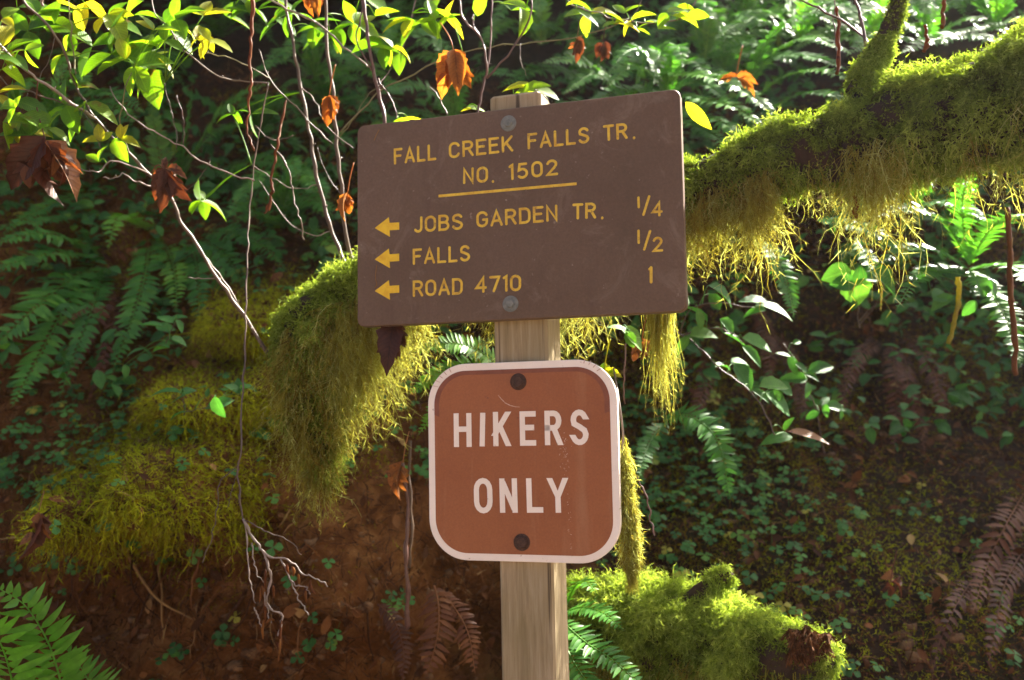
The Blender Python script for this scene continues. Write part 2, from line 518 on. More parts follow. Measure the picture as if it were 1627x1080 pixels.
def hill_sample(n, x0=-2.6, x1=2.6, z0=0.75, z1=3.6):
    x = rng.uniform(x0, x1, n); z = rng.uniform(z0, z1, n)
    return x, z
def hill_pt(x, z):
    y = hillY(x, z)
    e = 0.01
    gxx = (hillY(x + e, z) - hillY(x - e, z)) / (2 * e)
    gzz = (hillY(x, z + e) - hillY(x, z - e)) / (2 * e)
    nr = nrm(np.stack([gxx, -np.ones_like(x), gzz], -1))
    return np.stack([x, y, z], -1), nr
def hill_hit(px, py):
    """point of the bank seen at a pixel"""
    Y = np.linspace(1.6, 7, 500)
    d = _f * FPX + _r * (px - 813.5) - _u * (py - 540)
    P = CAM + d * (Y / d[1])[:, None]
    k = np.argmax(P[:, 1] >= hillY(P[:, 0], P[:, 2]))
    return P[k]

# moss over the bank: too many tufts to count
mb = MB()
x, z = hill_sample(240000, -2.0, 2.4, 0.75, 2.7)
mm = mound_mask(x, z)
patch = smooth(0.05, 0.45, vnoise(x * 2.6, z * 2.6, 0, 11) + 0.5 * vnoise(x * 7, z * 7, 0, 12)) * 0.75
low_soil = (x < -0.1) & (z < 1.32)
patch = np.where((x > .25), np.clip(patch * 2.0 + .3, 0, 1.5), patch)
patch = patch + 1.1 * np.exp(-((x - at(1500, 930, 2.1)[0]) / .28) ** 2 - ((z - at(1500, 930, 2.1)[2]) / .2) ** 2)
patch = patch + 1.2 * np.exp(-((x - at(330, 590, 2.3)[0]) / .30) ** 2 - ((z - at(330, 590, 2.3)[2]) / .22) ** 2)
patch = np.where(low_soil, patch * 0.12, patch)
keep = rng.random(len(x)) < np.clip(mm * 1.5, 0, 1) + patch * 0.5
x, z, mm = x[keep], z[keep], mm[keep]
P, Nn = hill_pt(x, z)
strands(mb, P - Nn * .004, Nn + 0.5 * rng.normal(size=P.shape) * .6 + np.array([0, 0, .3]), 0.014 + 0.02 * rng.random(len(P)) + .014 * mm, 0.003, 3, 0.35, 0.35,
        np.clip(0.10 + 0.5 * mm + 0.34 * np.exp(-((x - at(1500, 950, 2.1)[0]) / .34) ** 2 - ((z - at(1500, 950, 2.1)[2]) / .2) ** 2) + .18 * vnoise(x * 9, z * 9, 0, 91) + 0.17 * rng.normal(size=len(P)), 0, 1), twigs=3, twig_len=0.5)
# longer strands over the brink of the mounds
x, z = hill_sample(90000, -2.0, -0.3, 0.95, 1.9)
mm = mound_mask(x, z)
P, Nn = hill_pt(x, z)
clump = smooth(-0.2, 0.5, vnoise(x * 16, z * 3, 0, 31))
keep = (rng.random(len(x)) < mm * 1.1 * (0.25 + clump)) & (Nn[:, 2] < 0.75)
P, Nn, mm = P[keep], Nn[keep], mm[keep]
strands(mb, P, Nn + np.array([0, 0, -.2]) + .5 * rng.normal(size=P.shape), (0.02 + 0.085 * rng.random(len(P)) ** 2.5), 0.003, 5, 0.5, 0.5,
        np.clip(0.35 + 0.3 * rng.normal(size=len(P)), 0, 1), twigs=3, twig_len=0.35)
tag(mb.build('moss', MAT['moss_bank']), kind='stuff', label='green moss cushions covering the shaded bank')

# dead needles, twigs and rotten bits on the bank: litter
mb = MB()
x, z = hill_sample(95000, -2.2, 2.5, 0.75, 2.8)
P, Nn = hill_pt(x, z)
tang = nrm(np.cross(Nn, rng.normal(size=P.shape)))
strands(mb, P + Nn * .006, tang + .35 * Nn, 0.015 + 0.05 * rng.random(len(P)) ** 2, 0.0022 + 0.003 * rng.random(len(P)) ** 3, 3, 0.05, 0.25, np.clip(rng.random(len(P)) ** 1.5, 0, 1))
x, z = hill_sample(3600, -2.2, 2.6, 0.75, 2.6)
P, Nn = hill_pt(x, z)
tang = nrm(np.cross(Nn, rng.normal(size=P.shape)))
l = 0.015 + 0.035 * rng.random(len(P)) ** 2
blades(mb, P + Nn * .012, tang + 0.3 * Nn, Nn + .5 * rng.normal(size=P.shape), l, l * .5, 0.4, rng.uniform(-.8, 1.2, len(P)), 5, 0.5, rng.random(len(P)))
tag(mb.build('litter', MAT['litter']), kind='stuff', label='brown fallen leaves and needles on the bank')

m = MB()
for k in range(70):
    px, py = rng.uniform(20, 620), rng.uniform(860, 1000)
    p = hill_hit(px, py - 40)
    if k % 3 == 0: q = hill_hit(px + rng.normal() * 70, py + rng.uniform(30, 120))
    else: q = p + np.array([rng.normal() * .03, -.02, -rng.uniform(.05, .16)])
    md = (p + q) / 2 + np.array([rng.normal() * .02, -.02 - .02 * rng.random(), -.01])
    C_ = spline(np.array([p, md, q]), 14)
    C_ = C_ + .004 * np.stack([vnoise(np.arange(14) * .6, k, a, 66) for a in range(3)], -1)
    r0 = .0012 + .004 * rng.random() ** 3
    tube(m, C_, np.linspace(r0, r0 * .35, 14), 6, rng.random())
tag(m.build('roots', MAT['litter']), kind='stuff', label='thin bare roots hanging in the earthy hollow at lower left')
m = MB()
_ic = []
for a in np.linspace(0, np.pi, 6)[1:-1]:
    for b in np.linspace(0, 2 * np.pi, 8, endpoint=False): _ic.append([math.sin(a) * math.cos(b), math.sin(a) * math.sin(b), math.cos(a)])
_ic = np.array([[0, 0, 1]] + _ic + [[0, 0, -1]])
_if = [[1 + r * 8 + c, 1 + r * 8 + (c + 1) % 8, 1 + (r + 1) * 8 + (c + 1) % 8, 1 + (r + 1) * 8 + c] for r in range(3) for c in range(8)]
_it = [[0, 1 + (c + 1) % 8, 1 + c] for c in range(8)] + [[33, 25 + c, 25 + (c + 1) % 8] for c in range(8)]
for k in range(900):
    px, py = rng.uniform(-30, 760), rng.uniform(850, 1110)
    if k > 520: px, py = rng.uniform(1150, 1660), rng.uniform(620, 1110)
    p = hill_hit(px, py)
    r_ = .003 + .016 * rng.random() ** 4
    V = _ic * (1 + .35 * rng.normal(size=(len(_ic), 1)) * .6) * r_ * np.array([1.2, .8, .8])
    m.add(V + p, [np.array(_if)[:, ::-1], np.array(_it)[:, ::-1]], rng.random())
MAT['stone'] = surface('earthy_stone', lambda nt: ramp(nt, noise(nt, 60, 5, .7, coords(nt)), [(.3, (.06, .03, .014)), (.7, (.22, .125, .06))]), .9, .15)
tag(m.build('stones', MAT['stone']), kind='stuff', label='small stones and crumbs of soil on the bank')

# ---------------------------------------------------------------- signpost
TH = 0.300298911
O_ = np.array([0.01366, 1.51734, 0.179867 + CAMZ])
rv = np.array([math.cos(TH), -math.sin(TH), 0]); uv = np.array([0, 0, 1.0]); nv = np.array([-math.sin(TH), -math.cos(TH), 0])
def rect_frame(x0, x1, z0, z1, ro, t):
    c, s = math.cos(ro), math.sin(ro)
    ctr = O_ + rv * ((x0 + x1) / 2) + uv * ((z0 + z1) / 2) + nv * t
    return ctr, c * rv + s * uv, -s * rv + c * uv, x1 - x0, z1 - z0
AC, AR, AU, AW, AH = rect_frame(-0.28046, 0.27172, -0.01718, 0.330387, -0.00806, 0.019)
BC, BR, BU, BW, BH = rect_frame(-0.158632, 0.156917, -0.400537, -0.084545, -0.004, 0.011)

def on_plane(C, Rr, U, px, py):
    d = _f * FPX + _r * (px - 813.5) - _u * (py - 540)
    n = np.cross(Rr, U)
    k = ((C - CAM) @ n) / (d @ n)
    q = CAM + d * k - C
    return np.array([q @ Rr, q @ U])

sp_root = empty('signpost', O_ * [1, 1, 0] - nv * .0445 * [1, 1, 0], 'weathered square wooden post carrying a brown trail board and a rounded hikers only sign', 'signpost')

def wood_col(nt):
    v = coords(nt, (1, 1, 0.05))
    g = noise(nt, 110, 6, 0.7, v, 0.6)
    c = ramp(nt, g, [(0.25, (0.17, 0.125, 0.07)), (0.5, (0.32, 0.25, 0.15)), (0.75, (0.44, 0.37, 0.25))])
    st = noise(nt, 7, 4, 0.6, coords(nt, (1, 1, 0.3)))
    c = mixc(nt, ramp(nt, st, [(0.48, (0, 0, 0)), (0.7, (0.75, 0.75, 0.75))]), c, (0.15, 0.12, 0.045))
    cr = noise(nt, 60, 3, 0.5, coords(nt, (1, 1, 0.02)), 0.3)
    return mixc(nt, ramp(nt, cr, [(0.28, (1, 1, 1)), (0.33, (0, 0, 0))]), c, (0.07, 0.05, 0.03))
MAT['post'] = surface('weathered_post_wood', wood_col, 0.75, 0.25, lambda nt: bump(nt, noise(nt, 120, 6, 0.7, coords(nt, (1, 1, 0.04)), 0.6), 0.45, 0.003))

def box_post():
    m = MB()
    w = 0.0445; ch = 0.004
    prof = [(-w + ch, -w), (w - ch, -w), (w, -w + ch), (w, w - ch), (w - ch, w), (-w + ch, w), (-w, w - ch), (-w, -w + ch)]
    ctr = np.array([O_[0], O_[1], 0]) - nv * w
    ztop = at(817, 152, 1.53)[2]
    zs = list(np.linspace(-0.4, ztop - 0.004, 60)) + [ztop]
    V = []
    for k, zz in enumerate(zs):
        sc = 1 if k < len(zs) - 1 else 0.93
        for (a, b) in prof:
            q = ctr + rv * a * sc - nv * b * sc
            q = q + (rv * vnoise(zz * 6, a * 40, b * 40, 3) + nv * vnoise(zz * 6, a * 40, b * 40, 5)) * 0.0012
            V.append([q[0], q[1], zz])
    n = 8
    F = [[k * n + j, k * n + (j + 1) % n, (k + 1) * n + (j + 1) % n, (k + 1) * n + j] for k in range(len(zs) - 1) for j in range(n)]
    m.add(V, [np.array(F), np.array([[(len(zs) - 1) * n + j for j in range(8)]])])
    return m.build('post', MAT['post'], sp_root, smooth=False)
box_post()

def rrect(w, h, r, n=9):
    o = []
    for cx, cy, a0 in ((w / 2 - r, h / 2 - r, 0), (-w / 2 + r, h / 2 - r, 90), (-w / 2 + r, -h / 2 + r, 180), (w / 2 - r, -h / 2 + r, 270)):
        for k in range(n):
            a = R(a0 + 90 * k / (n - 1))
            o.append((cx + r * math.cos(a), cy + r * math.sin(a)))
    return np.array(o)

def plate(m, C, Rr, U, w, h, r, thick, bev, front=0.0, nn=9):
    """rounded plate, front face at C + n*front, going back by thick"""
    n = np.cross(Rr, U)            # towards the viewer
    rings = [(rrect(w - 2 * bev, h - 2 * bev, max(r - bev, .001), nn), front), (rrect(w - .6 * bev, h - .6 * bev, r, nn), front - .3 * bev), (rrect(w, h, r, nn), front - bev), (rrect(w, h, r, nn), front - thick)]
    k = len(rings[0][0])
    V = np.vstack([C + Rr * q[:, :1] + U * q[:, 1:] + n * d for q, d in rings])
    F = np.array([[a * k + j, (a + 1) * k + j, (a + 1) * k + (j + 1) % k, a * k + (j + 1) % k] for a in range(3) for j in range(k)])
    m.add(V, [F, np.arange(k)[None], (np.arange(k)[::-1] + 3 * k)[None]])

def stroke(m, C, Rr, U, poly, w, off, rnd=True, hcut=False):
    """a ribbon of width w along a polyline in the plane of a board"""
    n = np.cross(Rr, U)
    P = np.array(poly, float)
    keep = np.concatenate([[True], np.linalg.norm(np.diff(P, axis=0), axis=1) > 1e-6])
    P = P[keep]
    closed = np.linalg.norm(P[0] - P[-1]) < 1e-6 and len(P) > 3
    if closed: P = P[:-1]
    L = len(P)
    offs = []
    for k in range(L):
        a = P[k - 1] if (k > 0 or closed) else None
        b = P[(k + 1) % L] if (k < L - 1 or closed) else None
        d1 = (P[k] - a) / np.linalg.norm(P[k] - a) if a is not None else None
        d2 = (b - P[k]) / np.linalg.norm(b - P[k]) if b is not None else None
        if d1 is None: d1 = d2
        if d2 is None: d2 = d1
        n1 = np.array([-d1[1], d1[0]]); n2 = np.array([-d2[1], d2[0]])
        mn = n1 + n2
        mn = mn / max(np.linalg.norm(mn), .2)
        offs.append(mn / max(mn @ n1, 0.45))
    offs = np.array(offs)
    if hcut and not closed:        # flat ends, cut level like printed letters
        for k, q, s_ in ((0, P[1] - P[0], -1), (L - 1, P[-1] - P[-2], 1)):
            q = q / np.linalg.norm(q)
            if abs(q[1]) > .3 and abs(q[0]) > .12:
                nn_ = np.array([-q[1], q[0]])
                offs[k] = np.array([1 / nn_[0], 0])
                P[k] = P[k] + s_ * q * (w / 2) / abs(q[1])
            elif hcut == 2:
                P[k] = P[k] + s_ * q * w / 2
    A = P + offs * w / 2; B = P - offs * w / 2
    V = []
    for a, b in zip(A, B): V += [a, b]
    F4 = [[2 * k + 1, 2 * ((k + 1) % L) + 1, 2 * ((k + 1) % L), 2 * k] for k in range(L if closed else L - 1)]
    F3 = []
    if rnd and not closed:
        for k, q, s_ in ((0, P[1] - P[0], -1), (L - 1, P[-1] - P[-2], 1)):
            q = q / np.linalg.norm(q) * s_
            a0 = math.atan2(q[1], q[0])
            c0 = len(V); V.append(P[k])
            for t in range(9):
                a = a0 - math.pi / 2 + math.pi * t / 8
                V.append(P[k] + w / 2 * np.array([math.cos(a), math.sin(a)]))
            F3 += [[c0, c0 + 1 + t, c0 + 2 + t] for t in range(8)]
    V = np.array(V)
    fs = [np.array(F4)] + ([np.array(F3)] if F3 else [])
    m.add(C + Rr * V[:, :1] + U * V[:, 1:] + n * off, fs)

def arc(cx, cy, rx, ry, a0, a1, n=9):
    return [(cx + rx * math.cos(R(a0 + (a1 - a0) * k / (n - 1))), cy + ry * math.sin(R(a0 + (a1 - a0) * k / (n - 1)))) for k in range(n)]
def oval(w, r=.3):
    h = w / 2
    return arc(h, 1 - r, h, r, 180, 0) + arc(h, r, h, r, 0, -180) + [(0, 1 - r)]
GL = {
 'F': (.5, [[(.5, 1), (0, 1), (0, 0)], [(0, .53), (.42, .53)]]),
 'A': (.62, [[(0, 0), (.31, 1), (.62, 0)], [(.1, .3), (.52, .3)]]),
 'L': (.48, [[(0, 1), (0, 0), (.48, 0)]]),
 'C': (.56, [arc(.28, .7, .28, .3, 20, 180) + arc(.28, .3, .28, .3, 180, 340)]),
 'R': (.56, [[(0, 0), (0, 1)] + arc(.3, .75, .24, .25, 90, -90) + [(0, .5)], [(.3, .5), (.56, 0)]]),
 'E': (.5, [[(.5, 1), (0, 1), (0, 0), (.5, 0)], [(0, .53), (.42, .53)]]),
 'K': (.56, [[(0, 0), (0, 1)], [(.54, 1), (0, .36)], [(.2, .6), (.56, 0)]]),
 'S': (.56, [arc(.28, .75, .26, .25, 25, 180, 8) + [(.05, .62), (.28, .52), (.5, .4)] + arc(.28, .27, .28, .27, 0, -155, 9)]),
 'T': (.56, [[(0, 1), (.56, 1)], [(.28, 1), (.28, 0)]]),
 'N': (.54, [[(0, 0), (0, 1), (.54, 0), (.54, 1)]]),
 'O': (.58, [oval(.58)]), '0': (.52, [oval(.52)]),
 '1': (.14, [[(0, .9), (.14, 1), (.14, 0)]]),
 '5': (.52, [[(.48, 1), (.1, 1), (.05, .56)] + arc(.25, .32, .27, .31, 120, -140, 11)]),
 '2': (.52, [arc(.26, .74, .25, .26, 165, -20, 9) + [(.38, .46), (0, 0), (.54, 0)]]),
 'J': (.42, [[(.42, 1), (.42, .25)] + arc(.21, .25, .21, .25, 0, -150)]),
 'B': (.56, [[(0, .53), (0, 1)] + arc(.3, .765, .22, .235, 90, -90) + [(0, .53)], [(.3, .53)] + arc(.3, .265, .26, .265, 90, -90) + [(0, 0), (0, .53)]]),
 'G': (.58, [arc(.29, .7, .29, .3, 20, 180) + arc(.29, .3, .29, .3, 180, 360) + [(.58, .46), (.36, .46)]]),
 'D': (.56, [[(0, 0), (0, 1), (.24, 1)] + arc(.28, .68, .28, .32, 90, 0, 6) + arc(.28, .32, .28, .32, 0, -90, 6) + [(0, 0)]]),
 '4': (.56, [[(.42, 0), (.42, 1), (0, .28), (.56, .28)]]),
 '7': (.52, [[(0, 1), (.52, 1), (.2, 0)]]),
 'I': (.0, [[(0, 0), (0, 1)]]),
 'H': (.54, [[(0, 0), (0, 1)], [(.54, 0), (.54, 1)], [(0, .53), (.54, .53)]]),
 'Y': (.6, [[(0, 1), (.3, .44), (.6, 1)], [(.3, .44), (.3, 0)]]),
 '/': (.36, [[(0, 0), (.36, 1)]]),
 '.': (.0, [[(0, 0.02), (0, 0.05)]]),
}
GLF = {'N': [[(0, 0), (0, 1)], [(.54, 0), (.54, 1)], [(.06, .92), (.48, .08)]]}
_zoff = [0.0004]
def word(m, C, Rr, U, txt, p0, p1, hpx, w, gap=.3, rnd=True):
    """txt between two baseline pixels (outer edges of the ink)"""
    a, b = on_plane(C, Rr, U, *p0), on_plane(C, Rr, U, *p1)
    top = on_plane(C, Rr, U, p0[0], p0[1] - hpx)
    h = np.linalg.norm(top - a) - w
    e = (b - a) / np.linalg.norm(b - a)
    up = np.array([-e[1], e[0]])
    a = a + e * w / 2 + up * w / 2
    span = np.linalg.norm(b - a) - w / 2
    tot = sum(GL[c][0] for c in txt) + gap * (len(txt) - 1)
    k = span / tot if tot > 0.05 else h
    x_ = 0
    for c in txt:
        for s_ in (GL[c][1] if rnd or c not in GLF else GLF[c]):
            _zoff[0] += 0.000004
            stroke(m, C, Rr, U, [a + e * ((x_ + q[0]) * k) + up * (q[1] * h) for q in s_], w, _zoff[0], rnd, 0 if rnd else (1 if c in 'SCGJ' else 2))
        x_ += GL[c][0] + gap

def board_col(nt):
    v = coords(nt)
    c = ramp(nt, noise(nt, 4, 5, 0.65, v), [(0.3, (0.098, 0.058, 0.033)), (0.7, (0.135, 0.086, 0.056))])
    c = mixc(nt, 0.35, c, ramp(nt, noise(nt, 240, 3, 0.7, v), [(0.3, (0.5, 0.5, 0.5)), (0.7, (1.2, 1.2, 1.2))]), 'MULTIPLY')
    drip = noise(nt, 26, 4, 0.6, coords(nt, (1, 1, 0.18)))
    c = mixc(nt, ramp(nt, drip, [(0.58, (0, 0, 0)), (0.75, (0.5, 0.5, 0.5))]), c, (0.075, 0.04, 0.026))
    c = mixc(nt, ramp(nt, noise(nt, 11, 7, 0.75, v, 1.2), [(0.54, (0, 0, 0)), (0.70, (.7, .7, .7))]), c, (0.175, 0.125, 0.09))
    c = mixc(nt, ramp(nt, noise(nt, 1.5, 5, 0.7, coords(nt, (4, 4, 1.2))), [(0.5, (0, 0, 0)), (0.75, (.35, .35, .35))]), c, (0.06, 0.042, 0.022))
    c = mixc(nt, ramp(nt, noise(nt, 95, 2, 0.5, v), [(0.70, (0, 0, 0)), (0.8, (.6, .6, .6))]), c, (0.3, 0.25, 0.2))
    return c
MAT['board'] = surface('brown_painted_plywood', board_col, 0.55, 0.35, lambda nt: bump(nt, noise(nt, 220, 4, 0.7, coords(nt, (1, 1, 1))), 0.18, 0.002))
def yel(nt):
    v = coords(nt)
    c = ramp(nt, noise(nt, 45, 4, 0.7, v), [(0.3, (0.48, 0.28, 0.03)), (0.6, (0.66, 0.47, 0.05)), (0.8, (0.70, 0.52, 0.07))])
    return mixc(nt, ramp(nt, noise(nt, 120, 4, 0.75, v), [(0.56, (0, 0, 0)), (0.68, (.85, .85, .85))]), c, (0.2, 0.11, 0.035))
MAT['yellow'] = surface('worn_yellow_paint', yel, 0.6, 0.3)
MAT['arrow'] = surface('yellow_arrow_paint', lambda nt: ramp(nt, noise(nt, 60, 4, 0.7, coords(nt)), [(0.3, (0.60, 0.36, 0.02)), (0.6, (0.72, 0.50, 0.03))]), 0.6, 0.3)

board_m = MB()
plate(board_m, AC, AR, AU, AW, AH, 0.013, 0.019, 0.0022)
board = board_m.build('trail_board', MAT['board'], sp_root, smooth=False)
tag(board, 'brown board with yellow routed trail names, distances and arrows')
lt = MB()
S3 = 0.0042
A3 = (AC, AR, AU)
word(lt, *A3, 'FALL', (626, 261.5), (693.5, 254), 25.5, S3, .34)
word(lt, *A3, 'CREEK', (713.5, 252), (815.8, 240.5), 25.5, S3, .3)
word(lt, *A3, 'FALLS', (838.5, 237.5), (936.7, 227), 25.5, S3, .32)
word(lt, *A3, 'TR', (958.7, 224.5), (997.5, 220.3), 25.5, S3, .3)
word(lt, *A3, 'NO', (735.8, 292.5), (775.5, 289.5), 25.5, S3, .34)
word(lt, *A3, '1502', (808.8, 286.5), (886.5, 278), 25.5, S3, .34)
word(lt, *A3, 'JOBS', (657.5, 370), (735.8, 364.5), 25.5, S3, .3)
word(lt, *A3, 'GARDEN', (757.3, 361.8), (886.3, 351), 25.5, S3, .3)
word(lt, *A3, 'TR', (909.5, 349), (947.3, 347), 25.5, S3, .3)
word(lt, *A3, 'FALLS', (656, 420.8), (747.3, 414.8), 25.5, S3, .32)
word(lt, *A3, 'ROAD', (656, 471.7), (735.6, 467.6), 26, S3, .3)
word(lt, *A3, '4710', (755.4, 465.6), (828.3, 462.2), 26, S3, .3)
def line_px(m, a, b, w, C=AC, Rr=AR, U=AU, rnd=True):
    _zoff[0] += 0.000004
    stroke(m, C, Rr, U, [on_plane(C, Rr, U, *a), on_plane(C, Rr, U, *b)], w, _zoff[0], rnd)
for p in ((1007.6, 219), (783.5, 288.3), (957, 346.2)):
    line_px(lt, (p[0], p[1] - .4), (p[0], p[1] + .4), S3 * .95)
line_px(lt, (1014.5, 314), (1015, 329), S3 * .9); line_px(lt, (1022.5, 341), (1031.5, 312), S3 * .9)
word(lt, *A3, '4', (1035.5, 344.5), (1053, 343.4), 24, S3 * .9)
line_px(lt, (1014.6, 366.5), (1015, 385.5), S3 * .9); line_px(lt, (1023.7, 396), (1033, 367), S3 * .9)
word(lt, *A3, '2', (1037.2, 400.5), (1053.3, 399.5), 24, S3 * .9)
line_px(lt, (1034.6, 425), (1034.6, 448), S3 * 1.05); line_px(lt, (1034, 425.5), (1031.5, 427.8), S3 * .8)
lt.build('lettering', MAT['yellow'], board, smooth=False)
ul = MB()
line_px(ul, (697, 311.5), (916.3, 291.8), 0.0045, rnd=False)
ul.build('underline', MAT['yellow'], board, smooth=False)
for y0 in (362.2, 412, 462.2):
    am = MB()
    n = np.cross(AR, AU)
    out = [(595.6, y0), (618, y0 - 17.2), (619.2, y0 - 8.2), (634.4, y0 - 9.2), (634.6, y0 + 2.6), (619.2, y0 + 3.6), (619.8, y0 + 14)]
    q = np.array([on_plane(*A3, *p) for p in out])
    def pl(qq, d): return AC + AR * qq[:, :1] + AU * qq[:, 1:] + n * d
    am.add(pl(q, .0005), [np.array([[0, 6, 5, 2, 1][::-1]])[:, ::-1], np.array([[2, 5, 4, 3]])])
    am.build('arrow', MAT['arrow'], board, smooth=False)

MAT['zinc'] = surface('weathered_zinc', lambda nt: ramp(nt, noise(nt, 90, 4, 0.7, coords(nt)), [(0.3, (0.09, 0.10, 0.095)), (0.7, (0.19, 0.20, 0.18))]), 0.6, 0.4)
MAT['rust'] = surface('rusty_bolt_steel', lambda nt: ramp(nt, noise(nt, 200, 4, 0.7, coords(nt)), [(0.3, (0.03, 0.017, 0.012)), (0.7, (0.09, 0.045, 0.03))]), 0.75, 0.3, lambda nt: bump(nt, noise(nt, 400, 3, 0.7, coords(nt)), 0.6, 0.002))
def disc(m, C, Rr, U, prof, n=24, hexa=False):
    nn = np.cross(Rr, U)
    k = n
    V = []
    for r_, h_ in prof:
        for j in range(k):
            a = 2 * math.pi * j / k
            V.append(C + (Rr * math.cos(a) + U * math.sin(a)) * r_ + nn * h_)
    F = [[a * k + j, a * k + (j + 1) % k, (a + 1) * k + (j + 1) % k, (a + 1) * k + j] for a in range(len(prof) - 1) for j in range(k)]
    m.add(V, [np.array(F), np.array([[(len(prof) - 1) * k + j for j in range(k)]])])
def bolt(C0, Rr, U, px, py, rw, rh, mat, parent, ht=.006, n2=6):
    q = on_plane(C0, Rr, U, px, py)
    C = C0 + Rr * q[0] + U * q[1]
    m = MB()
    disc(m, C, Rr, U, [(rw, 0), (rw, .0012), (rw * .93, .0019), (rh * .9, .002)])
    disc(m, C, Rr, U, [(rh, .0018), (rh, ht * .8), (rh * .86, ht)], n2)
    return m.build('bolt', mat, parent, smooth=False)
bolt(AC, AR, AU, 808, 196, .0133, .0072, MAT['zinc'], board)
bolt(AC, AR, AU, 811.3, 482.6, .0133, .0072, MAT['zinc'], board)

# the lower sign
def brd(nt):
    v = coords(nt)
    c = ramp(nt, noise(nt, 5, 6, 0.7, v), [(0.3, (0.245, 0.076, 0.024)), (0.7, (0.31, 0.108, 0.038))])
    st = noise(nt, 28, 4, 0.6, coords(nt, (1, 1, 0.12)))
    c = mixc(nt, ramp(nt, st, [(0.55, (0, 0, 0)), (0.76, (.5, .5, .5))]), c, (0.38, 0.19, 0.10))
    c = mixc(nt, ramp(nt, noise(nt, 6, 7, 0.75, v, 1.5), [(0.55, (0, 0, 0)), (0.75, (.5, .5, .5))]), c, (0.19, 0.062, 0.03))
    c = mixc(nt, 0.3, c, ramp(nt, noise(nt, 320, 3, 0.7, v), [(0.3, (.6, .6, .6)), (0.7, (1.15, 1.15, 1.15))]), 'MULTIPLY')
    return mixc(nt, ramp(nt, noise(nt, 70, 3, 0.5, v), [(0.72, (0, 0, 0)), (0.77, (.6, .6, .6))]), c, (0.12, 0.045, 0.03))
MAT['field'] = surface('faded_brown_sheeting', brd, 0.5, 0.35)
def wht(nt):
    v = coords(nt)
    c = ramp(nt, noise(nt, 9, 6, 0.7, v), [(0.3, (0.71, 0.63, 0.55)), (0.7, (0.82, 0.75, 0.68))])
    return mixc(nt, ramp(nt, noise(nt, 130, 4, 0.6, v), [(0.67, (0, 0, 0)), (0.73, (.7, .7, .7))]), c, (0.33, 0.22, 0.16))
MAT['white'] = surface('aged_white_sheeting', wht, 0.5, 0.35)
MAT['unfaded'] = surface('unfaded_brown_sheeting', lambda nt: ramp(nt, noise(nt, 60, 4, 0.7, coords(nt)), [(0.3, (0.16, 0.048, 0.024)), (0.7, (0.215, 0.072, 0.038))]), 0.5, 0.35)
pm = MB()
plate(pm, BC, BR, BU, BW, BH, 0.066, 0.011, 0.001, nn=18)
panel = pm.build('hikers_only_sign', MAT['white'], sp_root, smooth=False)
tag(panel, 'rounded reddish brown sign with white border reading hikers only')
nB = np.cross(BR, BU)
BI = 0.0115
fm = MB()
o_ = rrect(BW - 2 * BI, BH - 2 * BI, 0.0545, 18)
fm.add(BC + BR * o_[:, :1] + BU * o_[:, 1:] + nB * .0003, np.arange(len(o_))[None])
fm.build('brown_field', MAT['field'], panel, smooth=False)
um = MB()
o1 = rrect(BW - 2 * BI, BH - 2 * BI, 0.0545, 18)
o2 = rrect(BW - 2 * BI - .017, BH - 2 * BI - .014, 0.047, 18)
n18 = 36
idx = list(range(0, n18))
e1 = np.vstack([[o1[0] + [0, -.016]], o1[:n18], [o1[n18 - 1] + [0, -.016]]]); e2 = np.vstack([[o2[0] + [0, -.020]], o2[:n18], [o2[n18 - 1] + [0, -.020]]])
V = np.vstack([e1, e2])
kk = len(e1)
um.add(BC + BR * V[:, :1] + BU * V[:, 1:] + nB * .0006, np.array([[j, j + 1, kk + j + 1, kk + j] for j in range(kk - 1)]))
um.build('unfaded_band', MAT['unfaded'], panel, smooth=False)
lm = MB()
B3 = (BC, BR, BU)
SW = 0.0088
def cap(txt, x0, x1, b0, b1, h):
    word(lm, *B3, txt, (x0, b0), (x1, b1), h, SW, rnd=False)
k8 = lambda v_: 660 + v_ / 3.0857
l8 = lambda v_: 560 + v_ / 3.0857
_zoff[0] = .0008
for c_, a_, b_, t_, g_ in (('H', 190, 276, 298, 463), ('I', 316, 343, 295, 460), ('K', 383, 464, 291, 459), ('E', 514, 592, 288, 457), ('R', 636, 720, 285, 454), ('S', 762, 850, 280, 454),
                           ('O', 290, 380, 615, 788), ('N', 416, 502, 617, 785), ('L', 548, 627, 616, 785), ('Y', 655, 748, 615, 785)):
    dy = -0.8 if t_ < 400 else 0
    if c_ == 'I':
        line_px(lm, (k8(328), l8(g_)), (k8(331), l8(t_)), SW, BC, BR, BU, rnd=False)
    else:
        cap(c_, k8(a_), k8(b_), l8(g_), l8(g_) + dy * .3, (g_ - t_) / 3.0857)
lm.build('lettering', MAT['white'], panel, smooth=False)
